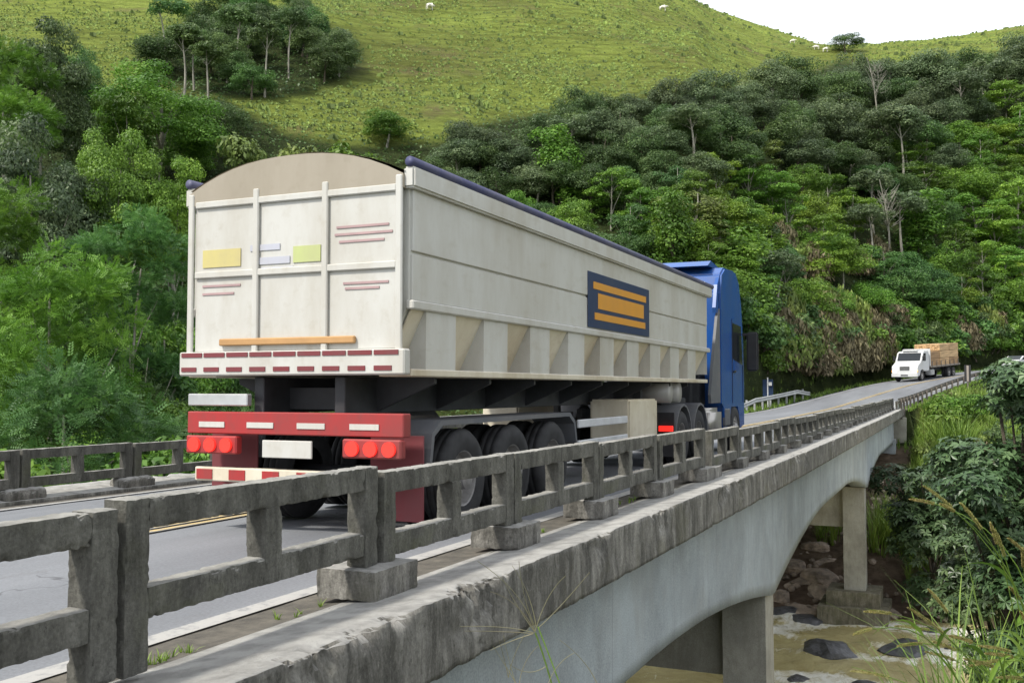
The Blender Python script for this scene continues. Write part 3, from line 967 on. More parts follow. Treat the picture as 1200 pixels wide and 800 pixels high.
NTREE = 0
def plant(kind, v, mat, X, Y, Z, h, wd, rzv, name, label, cat, group):
    """h total height, wd crown half-width in metres"""
    global NTREE
    NTREE += 1
    me, tm, H, W = PROTO[kind][v % len(PROTO[kind])]
    r = empty(name, (X, Y, Z), rzv)
    sx = wd / W; sz = h / H; cz = min(sz, 1.45 * sx)
    tr = mobj('trunk' if kind not in ('shrub', 'brush') else 'stem', tm, r); tr.scale = (sx, sx, sz)
    cr = mobj('crown', me, r); cr.material_slots[0].link = 'OBJECT'; cr.material_slots[0].material = mat; cr.scale = (sx, sx, cz); cr.location.z = h - H * cz
    tag(r, label, cat, group)
    return r
# ------------------------------------------------------------------ hillside forest
COL = {'leaf_dark': 'dark green', 'leaf_grey': 'grey-green', 'leaf_mid': 'fresh green', 'leaf_lime': 'yellow-green', 'leaf_blue': 'cool green', 'leaf_olive': 'olive green', 'leaf_dry': 'brown'}
KIND = {'round': 'round-crowned tree', 'tall': 'tall bare-trunked tree', 'feather': 'feathery layered tree', 'vine': 'creeper-covered tree', 'shrub': 'shrub', 'brush': 'hanging brush'}
def zone(x, y):
    zx = ('left of the truck' if x < 190 else 'over the trailer tail' if x < 560 else 'over the trailer middle' if x < 700 else
          'over the trailer front' if x < 800 else 'behind the blue cab' if x < 900 else 'over the brown brush' if x < 1030 else 'over the timber truck' if x < 1120 else 'by the right edge')
    zy = 'by the pasture edge' if y < 150 else 'on the upper slope' if y < 210 else 'halfway up the slope' if y < 265 else 'on the lower slope' if y < 330 else 'near the slope foot'
    return zx, zy
def forest_tree(kind, v, mk, x, y, h_k=1.0, w_k=1.0, name=None, label=None, F0=45, group='trees of the hillside forest'):
    g = ray_ground(x, y, F0)
    if not g: return
    X, Y, F = g
    S, off = road_inv(np.array([X]), np.array([Y]))
    if Y > 58 and off[0] < 8.0: return
    base = min(max(F * .0275, 2.4), 7.0)
    hk = {'round': 1.95, 'tall': 3.0, 'feather': 2.0, 'vine': 3.2}.get(kind, 1.6)
    zx, zy = zone(x, y)
    return plant(kind, v, M[mk], X, Y, tz(X, Y) - .3, base * hk * h_k, base * w_k, random.uniform(0, 6.28),
                 name or {'round': 'broadleaf_tree', 'tall': 'pale_trunk_tree', 'feather': 'feathery_tree', 'vine': 'vine_covered_tree'}[kind],
                 label or f'{COL[mk]} {KIND[kind]} {zx}, {zy}', 'tree', group)

def hidden_by_truck(x, ytop):
    if 170 < x < 835:
        e = 184 + (x - 490) * .427 if x > 480 else 184
        return ytop > e + 12
    return False
cnt = 0
yy = 92
row = 0
while yy < 445:
    xx = 515 + (row % 2) * 17
    while xx < 1245:
        x = xx + random.uniform(-11, 11); y = yy + random.uniform(-9, 9)
        top = np.interp(x, FORX, FORY)
        r = random.random()
        if y < top + 42 or hidden_by_truck(x, y - 50) or (x > 900 and y > 395) or x > 1205 and y < 70:
            xx += 36; continue
        low = y > 255
        if y < top + 80 and r > .72: r = .3
        if x > 1120 and y > 190: kind, mk = ('feather', random.choice(['leaf_lime', 'leaf_mid', 'leaf_mid'])) if r < .6 else (('round', 'leaf_mid') if r < .9 else ('tall', 'leaf_mid'))
        elif 800 < x < 1010 and 230 < y < 350: kind, mk = ('feather', random.choice(['leaf_lime', 'leaf_mid', 'leaf_mid', 'leaf_lime'])) if r < .6 else ('round', random.choice(['leaf_mid', 'leaf_lime']))
        elif low: kind, mk = ('feather', random.choice(['leaf_blue', 'leaf_mid'])) if r < .3 else (('tall', 'leaf_grey') if r < .37 else (('vine', 'leaf_mid') if r < .5 else ('round', random.choice(['leaf_mid', 'leaf_dark', 'leaf_blue']))))
        elif x > 1000 and y > 130: kind, mk = ('tall', random.choice(['leaf_grey', 'leaf_dark'])) if r < .22 else (('round', random.choice(['leaf_dark', 'leaf_blue', 'leaf_grey'])) if r < .85 else ('feather', 'leaf_mid'))
        else: kind, mk = ('round', 'leaf_grey' if random.random() < .5 else 'leaf_dark') if r < .84 else (('tall', 'leaf_grey') if r < .9 else ('feather', random.choice(['leaf_mid', 'leaf_olive'])))
        if forest_tree(kind, random.randrange(5), mk, x, y, random.uniform(.8, 1.2), random.uniform(.85, 1.2)): cnt += 1
        xx += 36
    yy += 25 if yy < 200 else 33
    row += 1
# wooded gully on the left of the pasture
for i in range(46):
    x = random.uniform(175, 410); y = random.uniform(30, 128)
    if np.hypot((x - 292) / 118, (y - 78) / 50) > 1 or (x > 330 and y > 95): continue
    mk = random.choice(['leaf_dark', 'leaf_grey', 'leaf_blue', 'leaf_dark'])
    forest_tree(random.choice(['round', 'round', 'tall', 'round']), random.randrange(5), mk, x, y, random.uniform(.75, 1.05), random.uniform(.7, 1.0),
                label=('upper ' if y < 62 else 'middle ' if y < 88 else 'lower ') + 'dark tree at the ' + ('left end' if x < 240 else 'middle' if x < 320 else 'right end') + ' of the wooded gully', group='trees of the wooded gully')
# singled-out trees
SP = 'hillside trees that stand out'
forest_tree('round', 1, 'leaf_mid', 452, 176, .8, 1.05, label='lone bushy bright green tree on the pasture above the tail of the trailer', group=SP)
forest_tree('vine', 0, 'leaf_mid', 655, 240, .95, 1.0, label='column-shaped tree smothered in bright green creepers above the trailer', group=SP)
forest_tree('feather', 0, 'leaf_olive', 815, 300, 1.25, 1.6, label='broad olive feathery tree just above and behind the blue cab', group=SP)
forest_tree('feather', 1, 'leaf_lime', 965, 330, 1.3, 1.35, label='tall yellow-green feathery tree above the brown roadside brush', group=SP)
forest_tree('feather', 2, 'leaf_lime', 1195, 305, 1.5, 1.3, label='bright yellow-green feathery tree cut by the right edge of the picture', group=SP)
forest_tree('tall', 1, 'leaf_grey', 1063, 222, 1.1, 1.0, label='grey-green tree with a long leaning white trunk above the timber truck', group=SP)
forest_tree('tall', 2, 'leaf_grey', 1133, 165, .95, 1.0, label='round-headed tree with two bare white trunks high on the right slope', group=SP)
forest_tree('feather', 3, 'leaf_blue', 900, 415, 1.1, 1.25, label='cool green feathery tree right behind the mirror of the blue cab', group=SP)
forest_tree('round', 0, 'leaf_dark', 996, 57, .42, .62, label='single dark tree standing on the skyline in the saddle of the ridge', group=SP)

def bare_tree(x, y, F0=45, H=9, seed=1, label=''):
    g = ray_ground(x, y, F0)
    if not g: return
    rg = np.random.default_rng(seed)
    parts = [limb_paths(rg, H, 7, 2.6, 7, lean=1.0, r0=.16, fork=.35)]
    r = empty('bare_tree', (g[0], g[1], tz(g[0], g[1]) - .2)); tag(r, label, 'tree')
    V, Q = parts[0]; mobj('trunk', mesh_np('trunk', V, Q, M['bark_pale'], True), r)
    tw = []
    for i in range(46):
        a = rg.uniform(0, 6.28); z = rg.uniform(.55, 1.0) * H; rr = 2.2 * (1.1 - z / H * .6)
        p = Vector((cos(a) * rr * .25, sin(a) * rr * .25, z * .85)); q = Vector((cos(a) * rr, sin(a) * rr, z * .85 + rg.uniform(.6, 1.7)))
        tw.append(tube([p, (p + q) / 2 + Vector((0, 0, -.15)), q], [.035, .022, .008], 4))
    V, Q = merge(tw); mobj('branch', mesh_np('branch', V, Q, M['bark_pale'], True), r)
bare_tree(1045, 318, 45, 11.5, 5, 'leafless tree with a forked white trunk above the timber truck')
bare_tree(1035, 150, 45, 13, 8, 'leafless pale tree high on the right slope among dark crowns')

# dense brush and creepers on the road cut
for i in range(290):
    off = random.choice([random.uniform(7.0, 7.7), random.uniform(7.0, 7.7), random.uniform(7.4, 9.0), random.uniform(9, 15)]); S = random.uniform(62, 150)
    if S < 76: off += .9
    p = road_pt(S, off)
    F, R = cam_xy(p.x, p.y); x = 600 + FPX * R / F
    z = tz(p.x, p.y)
    brown = (x < 1050 and random.random() < .60) or (1120 < x < 1160 and random.random() < .25)
    if off > 12.5 and random.random() < .55: brown = False
    if x < 915: brown = False
    if x > 1260 or x < 860: continue
    if brown:
        plant('brush', i, M[random.choice(['leaf_dry', 'leaf_dry', 'leaf_dry', 'leaf_olive'])], p.x, p.y, z - .2, random.uniform(2.6, 4.2), random.uniform(1.6, 2.4), random.uniform(0, 6), 'dry_brush',
              ('low ' if off < 8 else 'middle ' if off < 10 else 'high ') + ('dry brown brush on the road cut behind the left guardrail' if x < 945 else 'dry brown brush on the road cut above the guardrail end' if x < 985 else 'dry brown brush on the cut bank left of the timber truck' if x < 1040 else 'dry brown brush on the cut bank behind the timber truck' if x < 1110 else 'dry brown brush on the cut bank right of the timber truck'), 'bush', 'dry brush along the road cut')
    else:
        mk = random.choice(['leaf_mid', 'leaf_blue', 'leaf_dark', 'leaf_mid'])
        plant('shrub', i, M[mk], p.x, p.y, z - .2, random.uniform(2.2, 3.6), random.uniform(1.7, 2.6), random.uniform(0, 6), 'creeper_shrub',
              ('low ' if off < 8 else 'middle ' if off < 10 else 'high ') + COL[mk] + ' shrub on the cut bank ' + ('behind the blue cab' if x < 930 else 'above the left guardrail' if x < 970 else 'among the brown brush' if x < 1040 else 'behind the timber truck' if x < 1110 else 'just right of the timber truck' if x < 1165 else 'by the right picture edge'), 'bush', 'green shrubs on the road cut')

# leafy understorey between the trunks and tufts on the pasture
def uF(n, u0, u1, F0, F1, rg):
    u = rg.uniform(u0, u1, n); F = 1 / (1 / F1 + (1 / F0 - 1 / F1) * rg.random(n) ** .8); R = u * F
    X = R * CT - F * ST; Y = R * ST + F * CT
    return X, Y, F
def ground_pts(n, u0, u1, F0, F1, rg):
    X, Y, F = uF(n, u0, u1, F0, F1, rg)
    Z = terrain(X, Y, True)
    S, off = road_inv(X, Y)
    return X, Y, Z, F, S, off
rg = np.random.default_rng(55)
X, Y, Z, F, S, off = ground_pts(90000, -.6, .62, 62, 360, rg)
fm = forest_mask(X, Y, Z)
k = (fm > .5) & ((off > 7.5) | (Y < 58)) & (Y > 44)
P = np.stack([X, Y, Z + rg.uniform(0, 1.1, len(X)) * (F / 150)], 1)[k]
Nn = rg.normal(size=P.shape) * .6 + np.array([0, -.3, .9]); Nn /= np.linalg.norm(Nn, axis=1, keepdims=True)
V, Q = leaf_quads(P, Nn, 1, .6, rg)
sc = np.repeat((F[k] * .0034)[:, None], 4, 0)
V = P.repeat(4, 0) + (V - P.repeat(4, 0)) * sc
tag(mobj('undergrowth', mesh_np('undergrowth', V, Q, M['leaf_dark'], False, np.clip(rg.normal(.4, .2, len(Q)), 0, 1))), 'leafy undergrowth covering the forest floor of the hillside', 'undergrowth', None, 'stuff')
X, Y, Z, F, S, off = ground_pts(120000, -.6, .62, 80, 450, rg)
fm = forest_mask(X, Y, Z)
pn = fbm(X / 9, Y / 9, oct=3, seed=71) + .5 * fbm(X / 2.5, Y / 2.5, oct=2, seed=72)
k = (fm < .35) & (rg.random(len(X)) < .5 + .9 * pn)
P = np.stack([X, Y, Z], 1)[k]
hh = (rg.uniform(.14, .50, len(P)) * (1 + 1.3 * (rg.random(len(P)) < .03)) * (F[k] / 260).clip(.55, 1.2))[:, None]
a = rg.uniform(0, pi, len(P)); t = np.stack([np.cos(a), np.sin(a), np.zeros_like(a)], 1)
n_ = np.stack([-np.sin(a), np.cos(a), np.zeros_like(a)], 1)
Vs = []
for d, e_ in ((t, n_), (n_, t)):
    Vs.append(np.stack([P - d * hh * .9, P - d * hh * .7 + [0, 0, 1] * hh * .7 + e_ * .1, P + d * hh * .2 + [0, 0, 1] * hh, P + d * hh * .9], 1))
V = np.concatenate(Vs).reshape(-1, 3); Q = np.arange(len(V)).reshape(-1, 4)
tn = np.clip(rg.normal(.36, .24, len(P)) + .25 * pn[k] - .4 * (hh[:, 0] > .62), 0, 1)
tag(mobj('pasture_tufts', mesh_np('pasture_tufts', V, Q, M['tussock'], False, np.concatenate([tn, tn]))), 'short grass tufts and weeds all over the green pasture', 'grass', None, 'stuff')

# ------------------------------------------------------------------ near trees left of the bridge: compound fronds
def frond_tree(seed, nf=6200, R=3.4, zc=5.2, rz=3.8, pairs=5, fl=.36):
    rg = np.random.default_rng(seed)
    C_ = crown_clumps(rg, 38, R, zc, rz, .6, 1.2, shell=.9, low=-.85)
    w_ = C_[:, 3] ** 2; idx = rg.choice(len(C_), nf, p=w_ / w_.sum())
    c_ = C_[idx]
    d = rg.normal(size=(nf, 3)); d[:, 2] = np.abs(d[:, 2]) * .8 - .25; d /= np.linalg.norm(d, axis=1, keepdims=True)
    O = c_[:, :3] + d * c_[:, 3:] * rg.uniform(.45, 1.0, (nf, 1)) * np.array([1, 1, .6])
    dr = d.copy(); dr[:, 2] = dr[:, 2] * .3 + .02; dr += rg.normal(size=(nf, 3)) * .3; dr /= np.linalg.norm(dr, axis=1, keepdims=True)
    up = np.array([0, 0, 1.0]) + rg.normal(size=(nf, 3)) * .35
    sd_ = np.cross(dr, up); sd_ /= np.linalg.norm(sd_, axis=1, keepdims=True)
    L = fl * rg.uniform(.6, 1.25, (nf, 1))
    Vs = []; T = []
    ct = rg.normal(0, .13, len(C_))[idx]; base_t = np.clip(rg.normal(.45, .16, nf) + ct, 0, 1)
    for i in range(pairs):
        f_ = (i + .6) / pairs
        q = O + dr * L * f_ + np.array([0, 0, -.08]) * L * f_ * f_
        ll = L * .36 * (1 - .55 * abs(f_ - .4)); wd = L * .075
        for s_ in (-1, 1):
            tip = q + sd_ * s_ * ll + dr * ll * .35 + np.array([0, 0, -.04]) * ll
            m_ = (q + tip) / 2
            Vs.append(np.stack([q, m_ + dr * wd, tip, m_ - dr * wd], 1)); T.append(base_t)
    V = np.stack(Vs, 1).reshape(-1, 3); Q = np.arange(len(V)).reshape(-1, 4); T = np.stack(T, 1).ravel()
    tV, tQ = limb_paths(rg, zc + rz * .7, zc, R * .9, 9, lean=.4, r0=.16, fork=.25)
    proto('frond', V, Q, T, None, tV, tQ, M['bark_pale'], zc + rz, R)
for q in range(3): frond_tree(700 + q)
LT = [  # x, F, ytop, half width px, kind, material, label
    (85, 27, 392, 128, 'frond', 'leaf_blue', 'cool green feathery tree right behind the far bridge railing at the left edge'),
    (-50, 30, 330, 110, 'frond', 'leaf_mid', 'feathery tree cut by the left edge just above the far railing'),
    (60, 37, 250, 100, 'frond', 'leaf_mid', 'second tier feathery tree left of the trailer tail'),
    (-30, 42, 180, 100, 'frond', 'leaf_mid', 'bright green feathery tree at the left edge, halfway up'),
    (150, 46, 225, 78, 'frond', 'leaf_blue', 'cool green feathery tree touching the rear corner of the trailer'),
    (190, 34, 455, 70, 'frond', 'leaf_blue', 'low feathery tree seen under the tail of the trailer'),
    (290, 38, 462, 90, 'frond', 'leaf_blue', 'low dark feathery tree seen under the trailer behind the axles'),
    (395, 46, 460, 110, 'frond', 'leaf_dark', 'low dark feathery tree mostly hidden behind the trailer wheels'),
    (35, 52, 128, 88, 'nround', 'leaf_grey', 'grey-green broadleaf tree in the dense wood left of the trailer'),
    (128, 56, 138, 62, 'nround', 'leaf_mid', 'bright green round crown above the rear corner of the trailer'),
    (205, 58, 178, 52, 'nround', 'leaf_lime', 'small yellow-green round crown just above the trailer tail'),
    (95, 62, 175, 60, 'nround', 'leaf_dark', 'dark broadleaf tree behind the bright feathery crown'),
    (180, 84, 66, 90, 'nround', 'leaf_mid', 'big bright green dome-shaped tree below the wooded gully'),
    (140, 78, 100, 50, 'feather', 'leaf_mid', 'fresh green feathery tree left of the dome-shaped tree'),
    (45, 74, 10, 66, 'nround', 'leaf_dark', 'tall dark round tree near the top left corner'),
    (0, 66, 30, 62, 'frond', 'leaf_mid', 'green feathery tree in the top left corner'),
    (12, 60, 84, 52, 'frond', 'leaf_mid', 'green feathery tree at the left edge under the dark round tree'),
    (80, 90, 42, 40, 'nround', 'leaf_blue', 'cool green round tree right of the dark tree near the top left corner'),
    (255, 92, 108, 34, 'round', 'leaf_dark', 'small dark tree right of the dome-shaped tree'),
    (275, 80, 150, 36, 'shrub', 'leaf_olive', 'olive scrub above the roof of the trailer'),
    (345, 84, 160, 40, 'shrub', 'leaf_olive', 'scrub patch above the roof of the trailer, left of the lone tree'),
    (410, 88, 156, 40, 'shrub', 'leaf_mid', 'scrub just left of the lone tree on the pasture'),
]
for i, (x, F, yt, hp, kd, mk, lab) in enumerate(LT):
    p = img(x, yt, F); g = tz(p.x, p.y)
    if kd == 'shrub': g = max(g, p.z - hp * F / FPX * 2)
    plant(kd, i, M[mk], p.x, p.y, g - .2, p.z - g + .2, hp * F / FPX, i * 1.7, {'frond': 'feathery_tree', 'round': 'broadleaf_tree', 'nround': 'broadleaf_tree', 'feather': 'feathery_tree', 'shrub': 'shrub'}[kd], lab, 'bush' if kd == 'shrub' else 'tree', 'trees left of the bridge')
# smaller trees filling the wood left of the bridge
for i in range(84):
    x = random.uniform(-70, 250); F = random.uniform(34, 95)
    yt = 500 - (F - 30) * 5.4 + random.uniform(-25, 25)
    if x > 190: yt = max(yt, 240)
    p = img(x, yt, F); g = tz(p.x, p.y)
    h = min(p.z - g, 13)
    if h < 3: continue
    mk = random.choice(['leaf_dark', 'leaf_blue', 'leaf_mid', 'leaf_mid'])
    plant(random.choice(['nround', 'feather', 'nround', 'frond']), i, M[mk], p.x, p.y, p.z - h, h, random.uniform(2.4, 3.9), i * 1.3, 'woodland_tree',
          ('nearer' if F < 55 else 'middle' if F < 75 else 'farther') + ' ' + COL[mk] + ' tree deep in the left wood, ' + ('cut by the left edge' if x < 20 else 'left of the trailer tail' if x < 120 else 'behind the trailer tail'), 'tree', 'trees deep in the wood left of the bridge')
# shrubs and tufts against the far railing
for i in range(14):
    s_ = random.uniform(2, 17); X_ = random.uniform(-15.5, -13.4)
    g = tz(X_, s_); zt = random.uniform(-1.5, -.5) + pz(s_)
    plant('shrub', i, M[random.choice(['leaf_mid', 'leaf_blue', 'leaf_dark'])], X_, s_, zt - 2.4, 2.4, random.uniform(1.0, 1.6), i, 'railing_shrub', ('nearer' if s_ < 9 else 'farther') + ' leafy shrub top behind the openings of the far railing', 'bush', 'shrubs behind the far railing')

# ------------------------------------------------------------------ broad-leaved trees on the right, whorled leaves
def whorl_tree(seed, clumps, nw, ls=.17, name='riverside_tree'):
    rg = np.random.default_rng(seed)
    C_ = np.array(clumps, float)
    w_ = C_[:, 3] ** 2; idx = rg.choice(len(C_), nw, p=w_ / w_.sum()); c_ = C_[idx]
    d = rg.normal(size=(nw, 3)); d[:, 2] += .25; d /= np.linalg.norm(d, axis=1, keepdims=True)
    O = c_[:, :3] + d * c_[:, 3:] * rg.uniform(.6, 1.05, (nw, 1)) * np.array([1, 1, .62])
    ax = d * .8 + np.array([0, 0, .9]) + rg.normal(size=(nw, 3)) * .2; ax /= np.linalg.norm(ax, axis=1, keepdims=True)
    t0 = np.cross(ax, rg.normal(size=(nw, 3))); t0 /= np.linalg.norm(t0, axis=1, keepdims=True); b0 = np.cross(ax, t0)
    Vs = []; T = []; bt = np.clip(rg.normal(.42, .17, nw) + rg.normal(0, .1, len(C_))[idx], 0, 1)
    for kx in range(7):
        a = 2 * pi * kx / 7 + rg.uniform(-.3, .3, (nw, 1)); L = ls * rg.uniform(.7, 1.3, (nw, 1))
        r = t0 * np.cos(a) + b0 * np.sin(a); tip = O + r * L + ax * L * rg.uniform(-.35, .15, (nw, 1)); s_ = np.cross(ax, r)
        m_ = O + r * L * .62 + ax * L * .02
        w2 = L * .19
        # two halves folded on the midrib
        Vs.append(np.stack([O, m_ + s_ * w2 + ax * L * .05, tip, m_], 1)); Vs.append(np.stack([O, m_, tip, m_ - s_ * w2 + ax * L * .05], 1))
        tt = np.clip(bt + rg.normal(0, .09, nw), 0, 1); T += [tt, tt]
    V = np.stack(Vs, 1).reshape(-1, 3); Q = np.arange(len(V)).reshape(-1, 4); T = np.stack(T, 1).ravel()
    return V, Q, T
def riverside(x, F, clumps_px, nw, ls, seed, label, mk='leaf_bush', name='riverside_tree'):
    """clumps: (x, y, F offset, radius px)"""
    p = img(x, 455, F); g = tz(p.x, p.y)
    root = empty(name, (p.x, p.y, g - .2)); tag(root, label, 'tree', 'broad-leaved trees right of the river')
    cl = []
    for cx, cy, dF, r in clumps_px:
        q = img(cx, cy, F + dF) - root.location; cl.append((q.x, q.y, q.z, r * F / FPX))
    V, Q, T = whorl_tree(seed, cl, nw, ls)
    mobj('crown', mesh_np('crown', V, Q, M[mk], False, T), root)
    parts = []; rg = np.random.default_rng(seed)
    zt = max(c_[2] for c_ in cl)
    tp = [Vector((0.1 * sin(t * 4), .1 * cos(t * 3), zt * .85 * t)) for t in np.linspace(0, 1, 8)]
    parts.append(tube(tp, list(np.linspace(.15, .03, 8)), 7))
    for c_ in cl:
        t = min(.8, max(.15, (c_[2] / zt) * .7)); k_ = tp[int(t * 7)]
        q = Vector(c_[:3]); m_ = (k_ + q) / 2 + Vector((0, 0, -.2))
        parts.append(tube([k_, m_, q], [.06, .04, .015], 5))
    V, Q = merge(parts); mobj('trunk', mesh_np('trunk', V, Q, M['bark'], True), root)
rr_ = random.Random(4)
def lobes(n, x0, x1, y0, y1, dF, r0, r1):
    return [(rr_.uniform(x0, x1), rr_.uniform(y0, y1), rr_.uniform(-dF, dF), rr_.uniform(r0, r1)) for _ in range(n)]
riverside(1200, 21, lobes(9, 1190, 1265, 440, 500, 1.2, 26, 38) + [(1166, 440, 0, 17), (1180, 430, 0, 17), (1168, 470, 0, 20)] + lobes(16, 1120, 1260, 510, 640, 1.4, 30, 46) + lobes(9, 1165, 1265, 640, 760, 1.2, 30, 42) + lobes(5, 1195, 1260, 495, 540, 1, 26, 36), 3300, .185, 5, 'tall broad-leaved tree at the right edge, hiding the far end of the road')
riverside(1165, 25, lobes(16, 1110, 1230, 590, 720, 1.4, 28, 44) + lobes(13, 1105, 1240, 690, 800, 1.2, 28, 38), 2300, .19, 6, 'dark broad-leaved bush behind the tall seeding grass above the rapids')
riverside(1085, 40, lobes(14, 1040, 1130, 560, 620, 1.5, 22, 32) + lobes(8, 1060, 1130, 620, 690, 1.5, 20, 30), 1500, .26, 7, 'low broad-leaved bush on the far river bank right of the bridge pillar')

# shrubs and tall growth on the far bank, right of the abutment
for i in range(44):
    x = random.uniform(1076, 1215); F = random.uniform(46, 66)
    p = img(x, 455, F)
    S_, o_ = road_inv(p.x, p.y)
    if p.y > 50 and o_ > -5.6: continue
    g = tz(p.x, p.y)
    ztop = -1.0 if p.y < 62 else 0.2
    mk = random.choice(['leaf_olive', 'leaf_olive', 'leaf_olive', 'leaf_mid', 'leaf_dry']) if x < 1160 else 'leaf_dark'
    kd = 'brush' if mk in ('leaf_olive', 'leaf_dry') else 'shrub'
    plant(kd, i, M[mk], p.x, p.y, g - .2, random.uniform(1.2, 2.3), random.uniform(.9, 1.6), i * 2.1, 'bank_shrub',
          {'brush': ('low ' if F < 53 else 'middle ' if F < 60 else 'high ') + 'olive-brown stalky growth on the bank ' + ('just right of the bridge end' if x < 1110 else 'below the right guardrail' if x < 1150 else 'behind the broad-leaved tree'), 'shrub': ('low ' if F < 53 else 'middle ' if F < 60 else 'high ') + 'green leafy shrub on the bank ' + ('just right of the bridge end' if x < 1110 else 'below the right guardrail' if x < 1150 else 'behind the broad-leaved tree')}[kd], 'bush', 'growth on the far bank right of the bridge')

def blades(pts, hgt, wid, rg, nb=9, lean=.5, seg=3):
    """arching blades from each point"""
    V = []; Q = []; n = len(pts)
    P = np.repeat(np.array(pts), nb, 0); m = len(P)
    a = rg.uniform(0, 2 * pi, m); L = np.repeat(np.array(hgt) if np.ndim(hgt) else np.full(n, hgt), nb) * rg.uniform(.6, 1.2, m)
    ln = rg.uniform(.15, lean, m)
    dx = np.stack([np.cos(a), np.sin(a), np.zeros(m)], 1); sx = np.stack([-np.sin(a), np.cos(a), np.zeros(m)], 1)
    P = P + dx * rg.uniform(0, .12, (m, 1)) * L[:, None]
    rows = []
    for k in range(seg + 1):
        t = k / seg
        c_ = P + dx * (ln * L * t ** 1.8)[:, None] + np.array([0, 0, 1]) * (L * (t - .35 * ln * t ** 3))[:, None]
        w_ = wid * (1 - t) ** .7 + .001
        rows.append((c_ - sx * w_ / 2, c_ + sx * w_ / 2))
    for k in range(seg):
        V.append(np.stack([rows[k][0], rows[k][1], rows[k + 1][1], rows[k + 1][0]], 1))
    V = np.stack(V, 1).reshape(-1, 3)
    Q = np.arange(len(V)).reshape(-1, 4)
    return V, Q
def grass_patch(name, label, pts, hgt, wid, seed, mk, nb=9, lean=.6, kind='stuff', cat='grass'):
    rg = np.random.default_rng(seed)
    V, Q = blades(pts, hgt, wid, rg, nb, lean)
    T = np.repeat(np.clip(rg.normal(.5, .2, len(Q) // 3), 0, 1), 3)
    o = mobj(name, mesh_np(name, V, Q, M[mk], False, T)); tag(o, label, cat, None, kind)
    return o
rg = np.random.default_rng(91)
def pts_img(n, x0, x1, F0, F1, cond=None):
    out = []
    while len(out) < n:
        x = rg.uniform(x0, x1); F = rg.uniform(F0, F1); p = img(x, 455, F)
        if cond and not cond(p): 
            n -= .25; continue
        out.append((p.x, p.y, tz(p.x, p.y) - .05))
    return out
grass_patch('reed_clump', 'bright green reed clump on the bank just right of the bridge pillar', pts_img(46, 1012, 1068, 43.5, 47), 1.9, .045, 1, 'leaf_grass', 16, .8)
grass_patch('reed_clump', 'green reeds under the bridge between the rocks and the pillar', pts_img(22, 955, 985, 45, 49), 1.3, .04, 2, 'leaf_grass', 14, .8)
grass_patch('reed_clump', 'tall green cane clump high on the far bank right of the abutment', pts_img(26, 1095, 1130, 54, 58), 2.6, .09, 3, 'leaf_grass', 14, .7)
grass_patch('bank_grass', 'rough grass covering the far bank right of the bridge', pts_img(3800, 1058, 1235, 41.5, 78, lambda p: not (p.y > 50 and road_inv(p.x, p.y)[1] > -5.4)), .75, .04, 4, 'leaf_grass', 7, .7)
vp = []
for i in range(2600):
    S_ = rg.uniform(61, 160); o_ = rg.uniform(4.5, 7.4); p = road_pt(S_, o_); vp.append((p.x, p.y, tz(p.x, p.y) - .03))
grass_patch('verge_grass', 'green grass verge along the left side of the road', vp, np.clip(rg.normal(.28, .1, len(vp)), .1, .6), .03, 5, 'leaf_grass', 7, .6)
vp = []
for i in range(1300):
    S_ = rg.uniform(61, 140); o_ = rg.uniform(-5.6, -4.5); p = road_pt(S_, o_); vp.append((p.x, p.y, tz(p.x, p.y) - .03))
grass_patch('verge_grass', 'grass verge along the right side of the road behind the guardrail', vp, .3, .03, 6, 'leaf_grass', 7, .6)
# banana-leaf clump on the far bank
rg2 = np.random.default_rng(17)
p = img(1107, 455, 57); root = empty('banana_plant', (p.x, p.y, tz(p.x, p.y))); tag(root, 'bright green banana-like plant with broad leaves on the bank below the right guardrail', 'plant')
zt = (455 - 475) * 57 / FPX - root.location.z
V, Q = tube([(0, 0, 0), (0, 0, zt * .7)], [.12, .07], 8); mobj('stem', mesh_np('stem', V, Q, M['leaf_grass']), root)
for kx in range(11):
    a = kx * 2.4; L = rg2.uniform(1.0, 1.5); V = []; 
    for t in np.linspace(0, 1, 8):
        c_ = Vector((cos(a) * L * t * .8, sin(a) * L * t * .8, zt * .65 + L * (.75 * t - .75 * t * t)))
        w_ = .24 * math.sin(pi * min(1, t * .92 + .06)); s_ = Vector((-sin(a), cos(a), 0)) * w_
        V += [c_ - s_ + Vector((0, 0, .05)), c_, c_ + s_ + Vector((0, 0, .05))]
    Q = [(i * 3 + j, i * 3 + j + 1, i * 3 + j + 4, i * 3 + j + 3) for i in range(7) for j in range(2)]
    mobj('leaf', mesh_np('leaf', [v[:] for v in V], np.array(Q), M['leaf_grass'], True, np.full(len(Q), rg2.uniform(.3, .9))), root)

# ------------------------------------------------------------------ rocks
RM = [rock_mesh(i, M['rock'], .72) for i in range(5)] + [rock_mesh(20 + i, M['rock_dark'], .6) for i in range(3)]
def place_rock(mesh, loc, sx, sy, sz, rot, label, group='rocks of the river bank', nm='boulder'):
    o = mobj(nm, mesh); o.location = loc; o.scale = (sx, sy, sz); o.rotation_euler = (0, 0, rot); tag(o, label, 'rock', group); return o
wl = ['dark wet rounded boulder alone in the rapids left of the tall grass', 'flat dark rock breaking the white water', 'dark rock in the white water under the broad-leaved bush', 'low wet rock at the water line left of the pillar footing', 'low brown rock touching the left side of the pillar footing', 'small rock at the far water edge right of the footing', 'small dark rock in the calm water right of the near pillar', 'small dark rock at the bottom edge of the water']
for i, (x, y, r, h, k) in enumerate(ROCKS_W):
    F = -WATER * FPX / (y - 455); p = img(x, y, F)
    place_rock(RM[5 + i % 3], (p.x, p.y, WATER - .05), r, r * .8, h * 1.8, i * 1.3, wl[i], 'rocks in the river')
